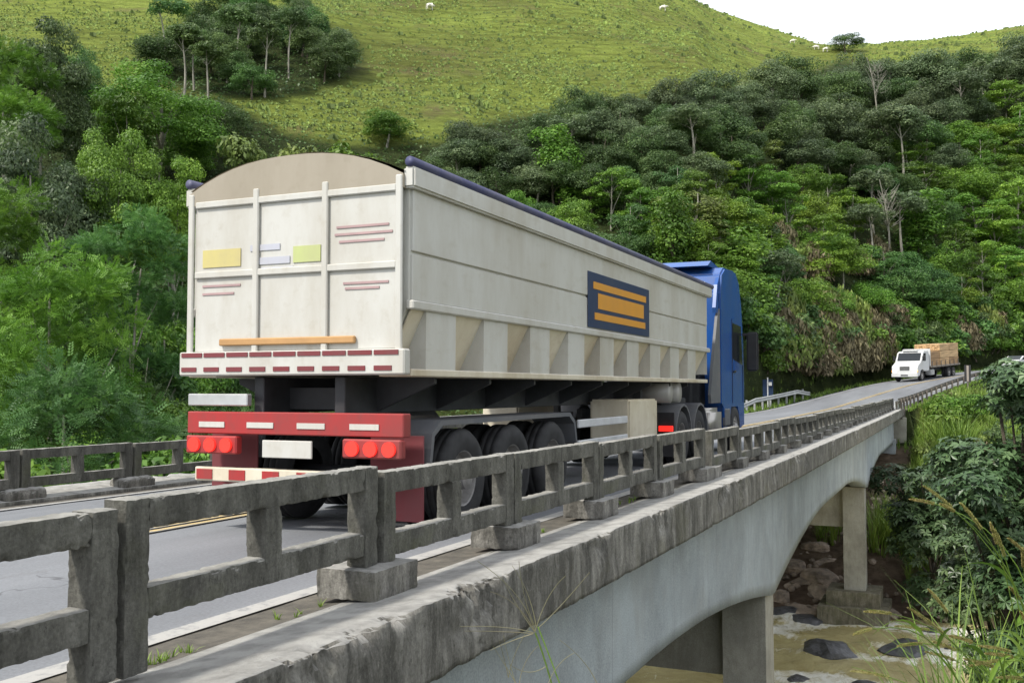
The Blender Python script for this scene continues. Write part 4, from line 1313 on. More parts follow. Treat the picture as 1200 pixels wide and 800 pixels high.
BR = [(942, 688, 1.1, .6), (910, 700, .55, .5), (905, 712, .5, .45), (921, 708, .6, .5), (962, 694, .7, .6), (948, 700, .45, .4), (935, 672, .9, .5), (955, 676, 1.0, .5), (900, 690, .6, .4), (925, 718, 1.1, .5), (953, 716, .8, .4), (972, 704, .5, .4), (975, 680, .5, .35), (925, 662, .7, .4), (945, 655, .8, .4), (965, 658, .6, .3), (978, 664, .5, .3), (933, 640, .7, .35), (952, 640, .6, .35), (972, 636, .6, .3), (1045, 712, .7, .3), (1062, 706, .8, .35), (1035, 716, .5, .3), (1078, 700, .6, .35), (1095, 712, .7, .35)]
for i, (x, y, r, h) in enumerate(BR):
    g = ray_ground(x, y, 30, 80)
    if not g: continue
    side = 'left of the pillar footing' if x < 1000 else 'right of the pillar footing'
    lv = 'at the water line' if y > 698 else 'on the middle of the stony bank' if y > 665 else 'high on the stony bank under the bridge'
    sz = 'large' if r >= .9 else 'medium' if r >= .65 else 'small'
    place_rock(RM[i % 5], (g[0], g[1], g[2] * (455 - y) / FPX - .02), r * 1.2, r, h * 1.35, i * 2.1, f'{sz} brown rock {lv} {side}')
V = []; Q = []; base = 0; tmp = rock_mesh(77, M['rock'], .7, 1)
tv = np.array([v.co[:] for v in tmp.vertices]); tf = np.array([p.vertices[:] for p in tmp.polygons])
bpy.data.meshes.remove(tmp)
rg = np.random.default_rng(33)
for i in range(900):
    X_ = rg.uniform(-13, 6); Y_ = rg.uniform(40.6, 56) ; z = tz(X_, Y_)
    if X_ > -3 and Y_ > 44: continue
    s_ = rg.uniform(.06, .24)
    a = rg.uniform(0, 6.28); rt = np.array([[cos(a), -sin(a), 0], [sin(a), cos(a), 0], [0, 0, 1]])
    V.append((tv * s_ * rg.uniform(.7, 1.3, 3)) @ rt.T + [X_, Y_, z + .02]); Q.append(tf + base); base += len(tv)
tag(mobj('bank_rubble', mesh_np('bank_rubble', np.concatenate(V), np.concatenate(Q), M['rock'])), 'loose stones covering the far bank under the bridge', 'rubble', None, 'stuff')

# ------------------------------------------------------------------ tall seeding grass in the foreground
def bez(p0, p1, p2, n=12):
    return [(1 - t) ** 2 * p0 + 2 * t * (1 - t) * p1 + t * t * p2 for t in np.linspace(0, 1, n)]
def fmap(x, y): return 1000 + x / 2.665, 500 + y / 2.665
HEADS = [(300, 250, 215, 172), (248, 238, 172, 215), (308, 262, 265, 232), (392, 318, 327, 225), (437, 362, 417, 290), (460, 402, 432, 310), (533, 398, 473, 335), (517, 435, 515, 368), (280, 572, 222, 490), (265, 634, 160, 543), (108, 574, 25, 558), (45, 620, -10, 630), (225, 624, 118, 600), (358, 662, 285, 632), (475, 690, 375, 660), (480, 706, 395, 685), (440, 716, 345, 722), (508, 772, 430, 758), (505, 532, 473, 487), (200, 664, 125, 664), (305, 687, 235, 650), (300, 716, 210, 680), (540, 640, 505, 560), (100, 768, -20, 735), (430, 740, 330, 700)]
clump = empty('tall_grass_clump', img(1170, 1120, 4.0)); tag(clump, 'tall green grass with yellow seed heads arching over the river in the foreground', 'grass')
rg = np.random.default_rng(5)
for i, (x0, y0, x1, y1) in enumerate(HEADS):
    F = 3.7 + .5 * rg.random()
    a_ = img(*fmap(x0, y0), F); b_ = img(*fmap(x1, y1), F - .04)
    rx = 1130 + (x0 / 2.665) * .28 + rg.uniform(-22, 22)
    p0 = img(rx, 1080, F + .1); d = (a_ - b_).normalized()
    ctrl = a_ + d * (a_ - p0).length * .55
    if ctrl.z > a_.z + .2: ctrl.z = a_.z
    path = bez(p0, ctrl, a_, 14)
    loc = -Vector(clump.location)
    V, Q = tube(path + [b_], list(np.linspace(.0048, .0018, 14)) + [.001], 5)
    o = mobj('stalk', mesh_np('stalk', V, Q, M['leaf_grass'], True, np.full(len(Q), .55)), clump); o.location = loc
    # seed head: bristly spike
    n = 330; t = rg.random(n); ax_ = np.array((b_ - a_)[:]); L = np.linalg.norm(ax_); axn = ax_ / L
    sag = np.array([0, 0, -1.0]) * (L * .10) * (t ** 2)[:, None]
    C0 = np.array(a_[:]) + ax_ * t[:, None] + sag
    r0 = rg.normal(size=(n, 3)); r0 -= (r0 @ axn)[:, None] * axn; r0 /= np.linalg.norm(r0, axis=1, keepdims=True)
    rad = .0062 * np.minimum(1, 3 * (1.02 - t)) ** .6
    tip = C0 + r0 * (rad + rg.uniform(0, .003, n))[:, None] + axn * .011
    sdv = np.cross(r0, axn) * .0016; mid = (C0 + tip) / 2 + r0 * (rad * .45)[:, None]
    V = np.stack([C0, mid - sdv, tip, mid + sdv], 1).reshape(-1, 3)
    o = mobj('seed_head', mesh_np('seed_head', V, np.arange(4 * n).reshape(n, 4), M['seed'], False, np.clip(rg.normal(.5, .22, n) + .15 * (i % 3 - 1), 0, 1)), clump); o.location = loc
    # blades leaving the stalk
    for kx in range(3):
        t_ = path[int(rg.integers(3, 11))]; q0 = Vector(t_)
        sgn = rg.choice([-1, 1]); L = rg.uniform(.22, .5)
        dirv = Vector((CT * sgn * rg.uniform(.2, .75), ST * sgn * .5 + rg.normal(0, .25), rg.uniform(.5, 1.0))).normalized()
        V = []; sv = dirv.cross(Vector((rg.normal(0, .6), -1, rg.normal(0, .3)))).normalized()
        for t in np.linspace(0, 1, 9):
            c_ = q0 + dirv * L * t + Vector((dirv.x * .35, dirv.y * .2, -.75)) * L * t ** 2.2
            w_ = .0085 * (1 - t) ** .55 * min(1, t * 6 + .3)
            V += [(c_ - sv * w_)[:], (c_ + Vector((0, .002, -.002)))[:], (c_ + sv * w_)[:]]
        Q = np.array([(i_ * 3 + j, i_ * 3 + j + 1, i_ * 3 + j + 4, i_ * 3 + j + 3) for i_ in range(8) for j in range(2)])
        o = mobj('blade', mesh_np('blade', V, Q, M['leaf_grass'], True, np.full(len(Q), rg.uniform(.1, .9))), clump); o.location = loc
# dense base of blades in the corner
pts = [img(rg.uniform(1085, 1260), 960, rg.uniform(3.6, 5.2))[:] for _ in range(70)]
V, Q = blades(np.array(pts), 1.0, .012, rg, 3, .75, 6)
o = mobj('leaf_tuft', mesh_np('leaf_tuft', V, Q, M['leaf_grass'], True, np.repeat(np.clip(rg.normal(.45, .25, len(Q) // 6), 0, 1), 6)), clump); o.location = -Vector(clump.location); o['kind'] = 'stuff'

# thin dry grass in front of the girder
tuft = empty('dry_grass_stem', img(668, 860, 2.6)); tag(tuft, 'thin dry grass stem with fine spreading branches in front of the girder', 'grass')
T0 = [((655, 830), (640, 770), (627, 737), .0022), ((668, 830), (650, 780), (630, 730), .0018)]
FN = [((627, 737), (600, 700), (588, 672)), ((627, 737), (615, 690), (560, 655)), ((627, 737), (610, 700), (575, 690)), ((627, 735), (640, 690), (662, 672)), ((625, 738), (590, 735), (545, 735)), ((628, 730), (622, 690), (600, 660)), ((630, 732), (655, 710), (690, 668)), ((625, 738), (600, 745), (575, 757)), ((625, 737), (595, 728), (540, 730)), ((640, 775), (618, 790), (596, 772)), ((596, 788), (592, 770), (585, 745)), ((596, 788), (600, 760), (622, 728)), ((608, 800), (590, 770), (578, 752)), ((608, 800), (610, 770), (630, 752)), ((606, 800), (596, 770), (590, 740)), ((628, 733), (612, 700), (608, 655)), ((640, 800), (650, 770), (672, 760)), ((700, 800), (690, 770), (655, 745))]
def px(p, F=2.6): return img(p[0], p[1], F)
loc = -Vector(tuft.location)
for a_, c_, b_, r in T0:
    V, Q = tube(bez(px(a_), px(c_), px(b_), 8), [r] * 8, 5); o = mobj('stem', mesh_np('stem', V, Q, M['leaf_grass'], True, np.full(len(Q), .6)), tuft); o.location = loc
for a_, c_, b_ in FN:
    V, Q = tube(bez(px(a_), px(c_), px(b_, 2.55), 10), list(np.linspace(.0011, .0006, 10)), 4); o = mobj('branchlet', mesh_np('branchlet', V, Q, M['leaf_straw'], True, np.full(len(Q), .55)), tuft); o.location = loc

# small weeds at the kerb
wp = []
rg = np.random.default_rng(8)
for s_, n in ((3.75, 16), (4.9, 7), (5.6, 6), (8.6, 5), (11.3, 6)):
    for i in range(n): wp.append((-3.52 + rg.normal(0, .025), s_ + rg.normal(0, .13), TOPZ - .12))
grass_patch('kerb_weeds', 'small green weeds growing in the dirt along the kerb', wp, .07, .008, 12, 'leaf_grass', 6, .9)
# grit and dirt in the gutter between the white line and the kerb
m, t, b = newmat('gutter_dirt')
t.links.new(ramp(t, noise_n(t, 6, detail=8, rough=.7), [(.35, (.055, .05, .042)), (.7, (.14, .125, .10))]), b.inputs['Base Color']); b.inputs['Roughness'].default_value = .95
bump(t, b, noise_n(t, 40, detail=5), .8, .01)
M['dirt'] = m
V, Q = strip(list(np.arange(-12, 63, .25)), [-4.25, -4.05, -3.76], .010)
V = np.array(V); V[:, 2] += .012 * (np.abs(fbm(V[:, 0] * 3, V[:, 1] * 1.5, oct=3, seed=90))); V[::3, 2] += .02
V[2::3, 0] += .035 * fbm(V[2::3, 1] * 2, V[2::3, 1] * 0, oct=3, seed=91)
tag(mobj('gutter', mesh_np('gutter', V, Q, M['dirt'], True)), kind='structure')
V, Q = strip(list(np.arange(-12, 60, .25)), [3.86, 4.05, 4.25], .010)
tag(mobj('gutter', mesh_np('gutter', V, Q, M['dirt'], True)), kind='structure')
# ------------------------------------------------------------------ guardrails, signs
M['steel'] = simple('galvanised_steel', (.50, .51, .51), .45, .6, .15, 3)
M['steel_old'] = simple('weathered_brown_steel', (.16, .14, .12), .7, .3, .3, 3)
M['black'] = simple('black_plastic', (.018, .018, .020), .55, 0, .3, 4)
M['dark'] = simple('dark_chassis_steel', (.028, .030, .034), .6, 0, .35, 3)
M['rubber'] = simple('tyre_rubber', (.022, .022, .023), .85, 0, .4, 6)
M['rim'] = simple('grey_wheel_rim', (.30, .29, .28), .5, .4, .25, 4)
M['glass'] = simple('dark_window_glass', (.012, .016, .020), .08, 0, .1, 1)
def paint(name, col, dirt=(.30, .26, .19), amt=.35, rough=.38, sc=1.3):
    m, t, b = newmat(name)
    n = noise_n(t, sc, (1, 1, .35), detail=8, rough=.68)
    c = mix(t, ramp(t, n, [(.40, 0.0), (.75, amt)]), col, dirt)
    n2 = noise_n(t, 7, (1, .4, 1), detail=6)
    c = mix(t, ramp(t, n2, [(.55, 0.0), (.8, amt * .6)]), c, dirt)
    t.links.new(c, b.inputs['Base Color']); b.inputs['Roughness'].default_value = rough
    return m
M['cream'] = paint('dusty_white_paint', (.50, .495, .465), (.27, .225, .15), .55)
M['cream_low'] = paint('dirty_cream_paint', (.60, .55, .44), (.30, .22, .12), .7)
M['blue'] = paint('blue_truck_paint', (.006, .075, .31), (.08, .10, .14), .5, .22)
M['white'] = paint('white_truck_paint', (.58, .59, .60), (.4, .36, .3), .25, .3)
M['navy'] = paint('navy_sign_film', (.012, .028, .085), (.1, .1, .1), .2, .4)
M['orange'] = paint('orange_film', (.62, .28, .03), (.3, .2, .1), .3, .4)
M['tarp'] = paint('beige_tarpaulin', (.31, .275, .22), (.20, .17, .12), .6, .8)
M['tarp_blue'] = paint('dark_blue_tarpaulin_hem', (.045, .05, .12), (.2, .19, .2), .4, .6)
M['red'] = paint('red_truck_paint', (.33, .022, .022), (.10, .05, .045), .75, .5)
M['maroon'] = paint('maroon_rubber', (.16, .022, .028), (.10, .06, .06), .5, .7)
M['fender'] = paint('grey_plastic_mudguard', (.085, .09, .10), (.2, .18, .16), .5, .6)
M['wood'] = simple('sawn_timber', (.50, .34, .19), .8, 0, .40, 1.5, stretch=(8, .4, 8))
_t = M['wood'].node_tree; _oi = N(_t, 'ShaderNodeObjectInfo'); _b = _t.nodes['Principled BSDF']; _l = _b.inputs['Base Color'].links[0].from_socket
_t.links.new(mix(_t, 1.0, _l, ramp(_t, _oi.outputs['Random'], [(0.0, (.72, .66, .60)), (1.0, (1.25, 1.25, 1.2))]), 'MULTIPLY'), _b.inputs['Base Color'])
M['yellow_film'] = paint('yellow_decal', (.52, .45, .16), amt=.5)
M['green_film'] = paint('lime_green_decal', (.42, .47, .19), amt=.5)
M['blue_film'] = paint('grey_blue_decal', (.42, .43, .49), amt=.5)
def emis(name, col, e):
    m, t, b = newmat(name); b.inputs['Base Color'].default_value = (*col, 1); b.inputs['Emission Color'].default_value = (*col, 1); b.inputs['Emission Strength'].default_value = e; b.inputs['Roughness'].default_value = .3
    return m
M['lamp_red'] = emis('lit_red_lamp', (1.0, .03, .02), .55)
M['lamp_white'] = emis('lit_headlamp', (1.0, .96, .88), .9)
M['amber'] = emis('amber_lamp', (1.0, .45, .10), .25)

def guardrail(name, label, off, S0_, S1_, hz, mat, side, face, droop=True, ystep=2.0):
    base = road_pt(S0_, off)
    r = empty(name, base); tag(r, label, 'guardrail', 'steel guardrails beyond the bridge')
    prof = [(0, 0), (.05, .03), (.05, .09), (0, .13), (0, .18), (.05, .22), (.05, .28), (0, .31)]
    SS = np.arange(S0_, S1_ + .01, .5); V = []
    for S in SS:
        k = min(1, (S - S0_) / 5.0) if droop else 1
        if droop: k = min(k, max(.05, (S1_ - S) / 3.0)) if side > 0 else k
        for px_, pz_ in prof:
            p = road_pt(S, off + face * px_, -hz + .32 + pz_ if False else 0); p.z += (hz - .31) * (.15 + .85 * k) + pz_
            V.append((p - base)[:])
    n = len(prof); Q = [(i * n + j, i * n + j + 1, (i + 1) * n + j + 1, (i + 1) * n + j) for i in range(len(SS) - 1) for j in range(n - 1)]
    o = mobj('beam', mesh_np('beam', V, np.array(Q), mat, True), r)
    so_ = o.modifiers.new('thickness', 'SOLIDIFY'); so_.thickness = .012
    S = S0_ + 1.0
    while S < S1_:
        p = road_pt(S, off - face * .07) - base
        b = B(); b.box(-.06, .06, -.05, .05, -.5, hz - .05, .006)
        q = b.obj('rail_post', mat, r); q.location = p; q.rotation_euler = (0, 0, road_dir(S))
        S += ystep
guardrail('steel_guardrail', 'pale double-wave steel guardrail curving along the left verge in front of the dry brush', 5.15, 63.5, 82, .78, M['steel'], 1, -1)
guardrail('steel_guardrail', 'dark weathered guardrail along the right side of the road just past the bridge end', -4.75, 60.6, 98, .72, M['steel_old'], -1, 1, False)

p = road_pt(61.2, -4.55)
r = empty('marker_board', p, road_dir(61)); tag(r, 'low white board fixed behind the dark guardrail at the end of the bridge', 'marker board')
b = B(); b.box(-.06, -.02, -.1, 3.1, .10, .56, .005); b.obj('board', M['white'], r)
b = B(); b.box(.0, .08, .2, .3, -.3, .5); b.box(.0, .08, 2.7, 2.8, -.3, .5); b.obj('board_post', M['steel_old'], r)

def find_S(x, off, lo=60, hi=160):
    best = min((abs(600 + FPX * cam_xy(*road_pt(s_, off)[:2])[1] / cam_xy(*road_pt(s_, off)[:2])[0] - x), s_) for s_ in np.arange(lo, hi, .25))
    return best[1]
# hazard marker with two dark panels
s_ = find_S(1134, -5.25); p = road_pt(s_, -5.25, -.1)
r = empty('hazard_marker', p, -TH + .3); tag(r, 'narrow dark marker panel split by a pale strip, right of the road', 'road marker')
b = B(); b.box(-.24, -.07, -.02, .02, .42, 1.75, .008); b.box(.09, .24, -.02, .02, .42, 1.75, .008); b.obj('panel', M['black'], r)
b = B(); b.box(-.066, .086, -.018, .018, .45, 1.72); b.obj('panel_strip', simple('grey_strip', (.28, .24, .21), .6), r)
b = B(); b.box(-.05, .05, .03, .09, -.4, 1.6); b.obj('post', M['steel_old'], r)
# dark sign seen from behind, with pale post
s_ = find_S(899, 5.7); p = road_pt(s_, 5.7, -.30)
F_ = cam_xy(p.x, p.y)[0]
r = empty('road_sign', p, -TH * .6); tag(r, 'dark square sign seen from its back on a pale post by the left guardrail', 'road sign')
b = B(); b.cyl((0, 0, -.3), (0, 0, 2.35), .045, 8); b.obj('post', M['white'], r)
b = B(); b.box(-.42, .38, .055, .085, .95, 2.2, .01); b.obj('panel', simple('dark_sign_back', (.012, .03, .075), .5), r)
b = B(); b.box(.10, .34, -.09, -.06, 1.75, 2.0, .005); b.obj('tag_plate', M['white'], r)

# wheels -------------------------------------------------------------
def wheel(parent, x, y, r=.51, wd=.30, side=1, dual=False):
    b = B()
    for dx in ((0, -side * (wd + .04)) if dual else (0,)):
        c_ = x + dx
        prof = [(r * .56, -wd / 2 + .02), (r * .72, -wd / 2), (r * .93, -wd / 2 + .01), (r, -wd / 2 + .05), (r, -wd * .17), (r - .012, -wd * .16), (r - .012, -wd * .12), (r, -wd * .11), (r, wd * .11), (r - .012, wd * .12), (r - .012, wd * .16), (r, wd * .17), (r, wd / 2 - .05), (r * .93, wd / 2 - .01), (r * .72, wd / 2), (r * .56, wd / 2 - .02)]
        b.lathe(prof, c_, y, r, 32)
    t_ = b.obj('tyre', M['rubber'], parent, True)
    b = B(); o_ = side * wd / 2
    dep = .10 if dual else .02
    b.lathe([(r * .58, o_ - side * .02), (r * .54, o_ - side * .03), (r * .50, o_ - side * (.03 + dep)), (r * .25, o_ - side * (.02 + dep)), (r * .22, o_ + side * .02), (r * .12, o_ + side * .04), (0.001, o_ + side * .04)], x, y, r, 24)
    for k in range(10):
        a = 2 * pi * k / 10; cy, cz = y + r * .36 * cos(a), r + r * .36 * sin(a)
        xx = x + o_ - side * (.02 + dep); b.cyl((xx, cy, cz), (xx + side * .04, cy, cz), .016, 6)
    b.obj('rim', M['rim'], t_, False)
    return t_

# ------------------------------------------------------------------ the big truck
YT = 8.0
zt0 = float(rz_(YT + 6)) + KX * 1.75
truck = empty('tipper_truck', (-5.9, YT, zt0 + .01)); tag(truck, 'big articulated truck with white dump trailer and blue cab driving away over the bridge', 'truck')
HW = 1.30
LT_ = 12.65
# tub: upper walls
def hexa(b, pts):   # 8 points: bottom 4, top 4
    vs = [b.bm.verts.new(p) for p in pts]
    for f_ in ((0, 3, 2, 1), (4, 5, 6, 7), (0, 1, 5, 4), (1, 2, 6, 5), (2, 3, 7, 6), (3, 0, 4, 7)): b.bm.faces.new([vs[i] for i in f_])
b = B()
b.prism([(-1.27, 2.22), (-.98, 1.62), (.98, 1.62), (1.27, 2.22), (1.27, 3.42), (-1.27, 3.42)], 'y', .06, LT_ - .35)
tb = b.obj('dump_body', M['cream'], truck)
# rounded front end of the body
b = B()
ring = [(HW - .03, LT_ - .35), (HW - .08, LT_ - .12), (HW - .22, LT_ + .02), (HW - .5, LT_ + .06)]
outl = ring + [(-x, y) for x, y in ring[::-1]]
b.prism(outl, 'z', 1.72, 3.40); b.obj('front_wall', M['cream'], truck)
b = B()                                              # horizontal steps of the side sheeting
for sx in (-1, 1):
    for z0_, z1_, o_ in ((2.72, 3.30, .012), (2.26, 2.69, .006)):
        x0_, x1_ = sorted((sx * 1.26, sx * (1.285 + o_))); b.box(x0_, x1_, .10, LT_ - .42, z0_, z1_, .006)
b.obj('side_sheet', M['cream'], truck)
for sx in (-1, 1):
    x0_, x1_ = sorted((sx * 1.24, sx * 1.36)); b = B(); b.box(x0_, x1_, .0, LT_ - .2, 3.30, 3.50, .02, 2); b.obj('top_rail', M['cream'], truck)
    x0_, x1_ = sorted((sx * 1.25, sx * 1.335)); b = B(); b.box(x0_, x1_, .04, LT_ - .3, 2.17, 2.255, .012); b.obj('side_rail', M['cream'], truck)
    x0_, x1_ = sorted((sx * .96, sx * 1.32)); b = B(); b.box(x0_, x1_, .04, LT_ - .5, 1.545, 1.615, .01); b.obj('side_rail', M['cream_low'], truck)
    b = B(); b.cyl((sx * 1.31, .0, 3.545), (sx * 1.31, LT_, 3.545), .05, 10); b.obj('tarp_roller', M['tarp_blue'], truck, True)
# gussets along the lower side
for sx in (-1, 1):
    y = .35
    while y < LT_ - .8:
        b = B(); b.prism([(sx * 1.25, 2.17), (sx * .97, 1.60), (sx * 1.295, 1.60), (sx * 1.30, 2.17)], 'y', y, y + .62)
        b.obj('gusset', M['cream'], truck); y += 1.28
b = B()                                              # dirty recesses between gussets, their shadowed ochre put into the paint colour
for sx in (-1, 1):
    hexa(b, [(sx * .985, .1, 1.615), (sx * 1.005, .1, 1.615), (sx * 1.005, LT_ - .5, 1.615), (sx * .985, LT_ - .5, 1.615), (sx * 1.262, .1, 2.17), (sx * 1.278, .1, 2.17), (sx * 1.278, LT_ - .5, 2.17), (sx * 1.262, LT_ - .5, 2.17)])
b.obj('lower_side', M['cream_low'], truck)
# arched tarpaulin
V = []; ny = 60; nx = 14
for i in range(ny + 1):
    y = -.02 + (LT_ - .1) * i / ny
    for j in range(nx + 1):
        t = j / nx * 2 - 1
        z = 3.46 + .27 * (1 - abs(t) ** 2.4) * (1 - .16 * abs(sin(pi * y / 1.6))) * (1 - max(0, (y - 9) / 9) ** 1.0) + .012 * mn.noise(Vector((t * 3, y * 2, 0)))
        V.append((t * 1.27, y, z))
Q = [(i * (nx + 1) + j, i * (nx + 1) + j + 1, (i + 1) * (nx + 1) + j + 1, (i + 1) * (nx + 1) + j) for i in range(ny) for j in range(nx)]
mobj('tarpaulin', mesh_np('tarpaulin', V, np.array(Q), M['tarp'], True), truck)
b = B(); pts = [(t * 1.26, 3.43 + .29 * (1 - abs(t) ** 2.4)) for t in np.linspace(-1, 1, 15)] + [(1.26, 3.30), (-1.26, 3.30)]
b.prism(pts, 'y', -.035, .045); b.obj('tarp_end', M['tarp'], truck)
# tailgate
tg = B().box(-1.20, 1.20, -.01, .05, 1.80, 3.30, .01).obj('tailgate', M['cream'], truck)
for x in (-1.24, -.42, .40, 1.22): B().box(x - .035, x + .035, -.05, -.012, 1.72, 3.42, .01).obj('tailgate_rib', M['cream'], tg)
for z in (2.55, 3.27): B().box(-1.19, 1.19, -.043, -.013, z, z + .07, .01).obj('tailgate_rib', M['cream'], tg)
B().box(-1.32, 1.32, -.10, .02, 1.56, 1.80, .015).obj('rear_sill', M['cream'], truck)
for z, mt in ((1.60, 'maroon'), (1.745, 'maroon')):
    for k in range(9): B().box(-1.28 + k * .285, -1.28 + k * .285 + (.19 if z < 1.7 else .26), -.108, -.1, z, z + .045).obj('reflective_strip', M[mt], truck)
B().box(-.85, .75, -.06, -.012, 1.86, 1.93, .01).obj('rust_streak', simple('rusty_orange', (.42, .24, .10), .8), tg)
# decals on the tailgate: yellow plate, grey-blue script, lime plate, thin maroon lines
B().box(-1.10, -.62, -.020, -.0115, 2.66, 2.84).obj('decal', M['yellow_film'], tg)
for i, (x0_, x1_, z0_, z1_) in enumerate(((-.50, -.14, 2.80, 2.86), (-.44, -.02, 2.66, 2.73), (-.36, .02, 2.60, 2.63))): B().box(x0_, x1_, -.020 - .001 * i, -.0115, z0_, z1_).obj('decal', M['blue_film'], tg)
B().box(.02, .34, -.020, -.0115, 2.66, 2.82).obj('decal', M['green_film'], tg)
for z0_, x0_, x1_ in ((2.96, .52, 1.1), (2.89, .50, 1.14), (2.82, .55, 1.05), (2.42, .6, 1.1), (2.37, .62, 1.0), (2.46, -1.1, -.62), (2.38, -1.1, -.7)): B().box(x0_, x1_, -.019, -.0115, z0_, z0_ + .022).obj('decal', simple('faded_maroon_print', (.36, .24, .24), .5), tg)
# side board with orange lettering (blurred in the photograph into plain bands)
sb = B().box(1.296, 1.312, 4.95, 7.95, 2.28, 3.06, .004).obj('logo_panel', M['navy'], truck)
b = B()
b.box(1.3125, 1.3165, 5.15, 7.75, 2.83, 2.93)
b.box(1.3125, 1.3165, 5.20, 7.70, 2.40, 2.50)
b.box(1.3125, 1.3162, 5.35, 7.62, 2.56, 2.78)
b.obj('orange_band', M['orange'], sb)
# chassis
b = B()
for x in (-.48, .48): b.box(x - .06, x + .06, .12, LT_ - .3, 1.18, 1.545, .008)
for y in (.6, 2.0, 3.4, 5.2, 7.2, 9.2, 11.6): b.box(-.42, .42, y - .05, y + .05, 1.22, 1.44)
b.obj('chassis', M['dark'], truck)
for y in np.arange(.7, 12, 1.28):
    for sx in (-1, 1): B().prism([(sx * .54, 1.2), (sx * .54, 1.54), (sx * 1.2, 1.54), (sx * 1.2, 1.48)], 'y', y, y + .05).obj('outrigger', M['dark'], truck)
for y in (1.25, 2.5, 3.75):
    for sx in (-1, 1): wheel(truck, sx * 1.13, y, .51, .29, sx, True)
    B().cyl((-1.1, y, .51), (1.1, y, .51), .09, 12).obj('axle', M['dark'], truck, True)
for sx in (-1, 1):
    # long mudguard over the three axles
    pts = [(.45, .72), (.50, 1.00), (.68, 1.12), (4.28, 1.12), (4.48, 1.00), (4.55, .72), (4.50, .72), (4.43, .97), (4.25, 1.07), (.72, 1.07), (.55, .97), (.50, .72)]
    x0_, x1_ = sorted((sx * .72, sx * 1.29)); B().prism(pts, 'x', x0_, x1_).obj('mudguard', M['fender'], truck)
    x0_, x1_ = sorted((sx * 1.22, sx * 1.26))
    for z in (.62, .90): B().box(x0_, x1_, 4.7, 8.7 if sx < 0 else 6.9, z, z + .11, .01).obj('side_guard', simple('pale_side_guard', (.50, .51, .52), .5), truck)
    x0_, x1_ = sorted((sx * .62, sx * 1.27)); B().box(x0_, x1_, 6.95, 8.55, .62, 1.26, .03, 2).obj('tool_box', M['cream_low'], truck)
    x0_, x1_ = sorted((sx * .72, sx * .84)); b = B(); b.box(x0_, x1_, 9.0, 9.14, .45, 1.4); b.box(x0_ - .05, x1_ + .05, 8.95, 9.2, .38, .44); b.obj('landing_leg', M['dark'], truck)
B().cyl((.60, 9.75, 1.36), (1.18, 9.75, 1.36), .19, 20).obj('air_tank', simple('grey_tank_paint', (.34, .33, .31), .45), truck, True)
B().cyl((.60, 10.4, 1.36), (1.18, 10.4, 1.36), .19, 20).obj('air_tank', simple('grey_tank_paint', (.34, .33, .31), .45), truck, True)
# rear end: red beam, lamps, plate, bumper, flaps
B().box(-1.27, 1.27, -.02, .12, .98, 1.20, .01).obj('rear_beam', M['red'], truck)
for x in (-.95, -.35, .25, .85): B().box(x - .16, x + .16, -.03, -.02, 1.045, 1.10).obj('reflective_strip', M['cream'], truck)
B().box(-1.25, -.5, -.04, .04, 1.26, 1.38, .01).obj('light_board', M['steel'], truck)
for sx in (-1, 1):
    lb = B().box(min(sx * .62, sx * 1.26), max(sx * .62, sx * 1.26), -.05, .05, .78, .96, .015).obj('lamp_cluster', M['red'], truck)
    for k in range(3): x = sx * (.74 + k * .2); B().cyl((x, -.075, .87), (x, -.048, .87), .07, 18).obj('tail_lamp', M['lamp_red'], lb)
B().box(-.30, .28, -.055, -.03, .76, .93, .006).obj('number_plate', M['cream'], truck)
B().box(-1.2, 1.2, .02, .12, .50, .64, .01).obj('bumper_bar', M['cream_low'], truck)
for k in range(6): B().box(-1.17 + k * .41, -1.17 + k * .41 + .2, .012, .02, .52, .62).obj('reflective_strip', M['red'], truck)
for sx in (-1, 1):
    x0_, x1_ = sorted((sx * .68, sx * 1.27)); B().box(x0_, x1_, .36, .38, .16, .98, .004).obj('mud_flap', M['maroon'], truck)
# tractor
YC = 13.9
b = B()
for x in (-.42, .42): b.box(x - .05, x + .05, 9.3, 16.2, .78, 1.06, .006)
b.obj('tractor_frame', M['dark'], truck)
for y in (10.35, 11.7):
    for sx in (-1, 1):
        wheel(truck, sx * 1.12, y, .51, .28, sx, True)
        c_ = [(y + .62 * cos(a), .51 + .64 * sin(a)) for a in np.linspace(.12, pi - .12, 9)]
        c2 = [(y + .58 * cos(a), .51 + .60 * sin(a)) for a in np.linspace(pi - .12, .12, 9)]
        x0_, x1_ = sorted((sx * .70, sx * 1.28)); B().prism(c_ + c2, 'x', x0_, x1_).obj('mudguard', M['fender'], truck)
    B().cyl((-1.1, y, .51), (1.1, y, .51), .1, 12).obj('axle', M['dark'], truck, True)
B().box(-.9, .9, 10.2, 12.0, 1.12, 1.24, .02).obj('fifth_wheel', M['dark'], truck)
for sx in (-1, 1):
    B().box(min(sx * 1.0, sx * 1.26), max(sx * 1.0, sx * 1.26), 9.58, 9.64, .66, .76, .008).obj('tail_lamp', M['lamp_red'], truck)
    x0_, x1_ = sorted((sx * .68, sx * 1.27))
    B().box(x0_, x1_, 9.66, 9.69, .2, 1.0, .004).obj('mud_flap', M['black'], truck)
    B().box(x0_, x1_, 12.45, 13.75, .42, 1.02, .09, 4).obj('fuel_tank', simple('aluminium_tank', (.42, .40, .37), .4, .7), truck, True)
    wheel(truck, sx * 1.10, 15.35, .51, .30, sx, False)
cab = B()
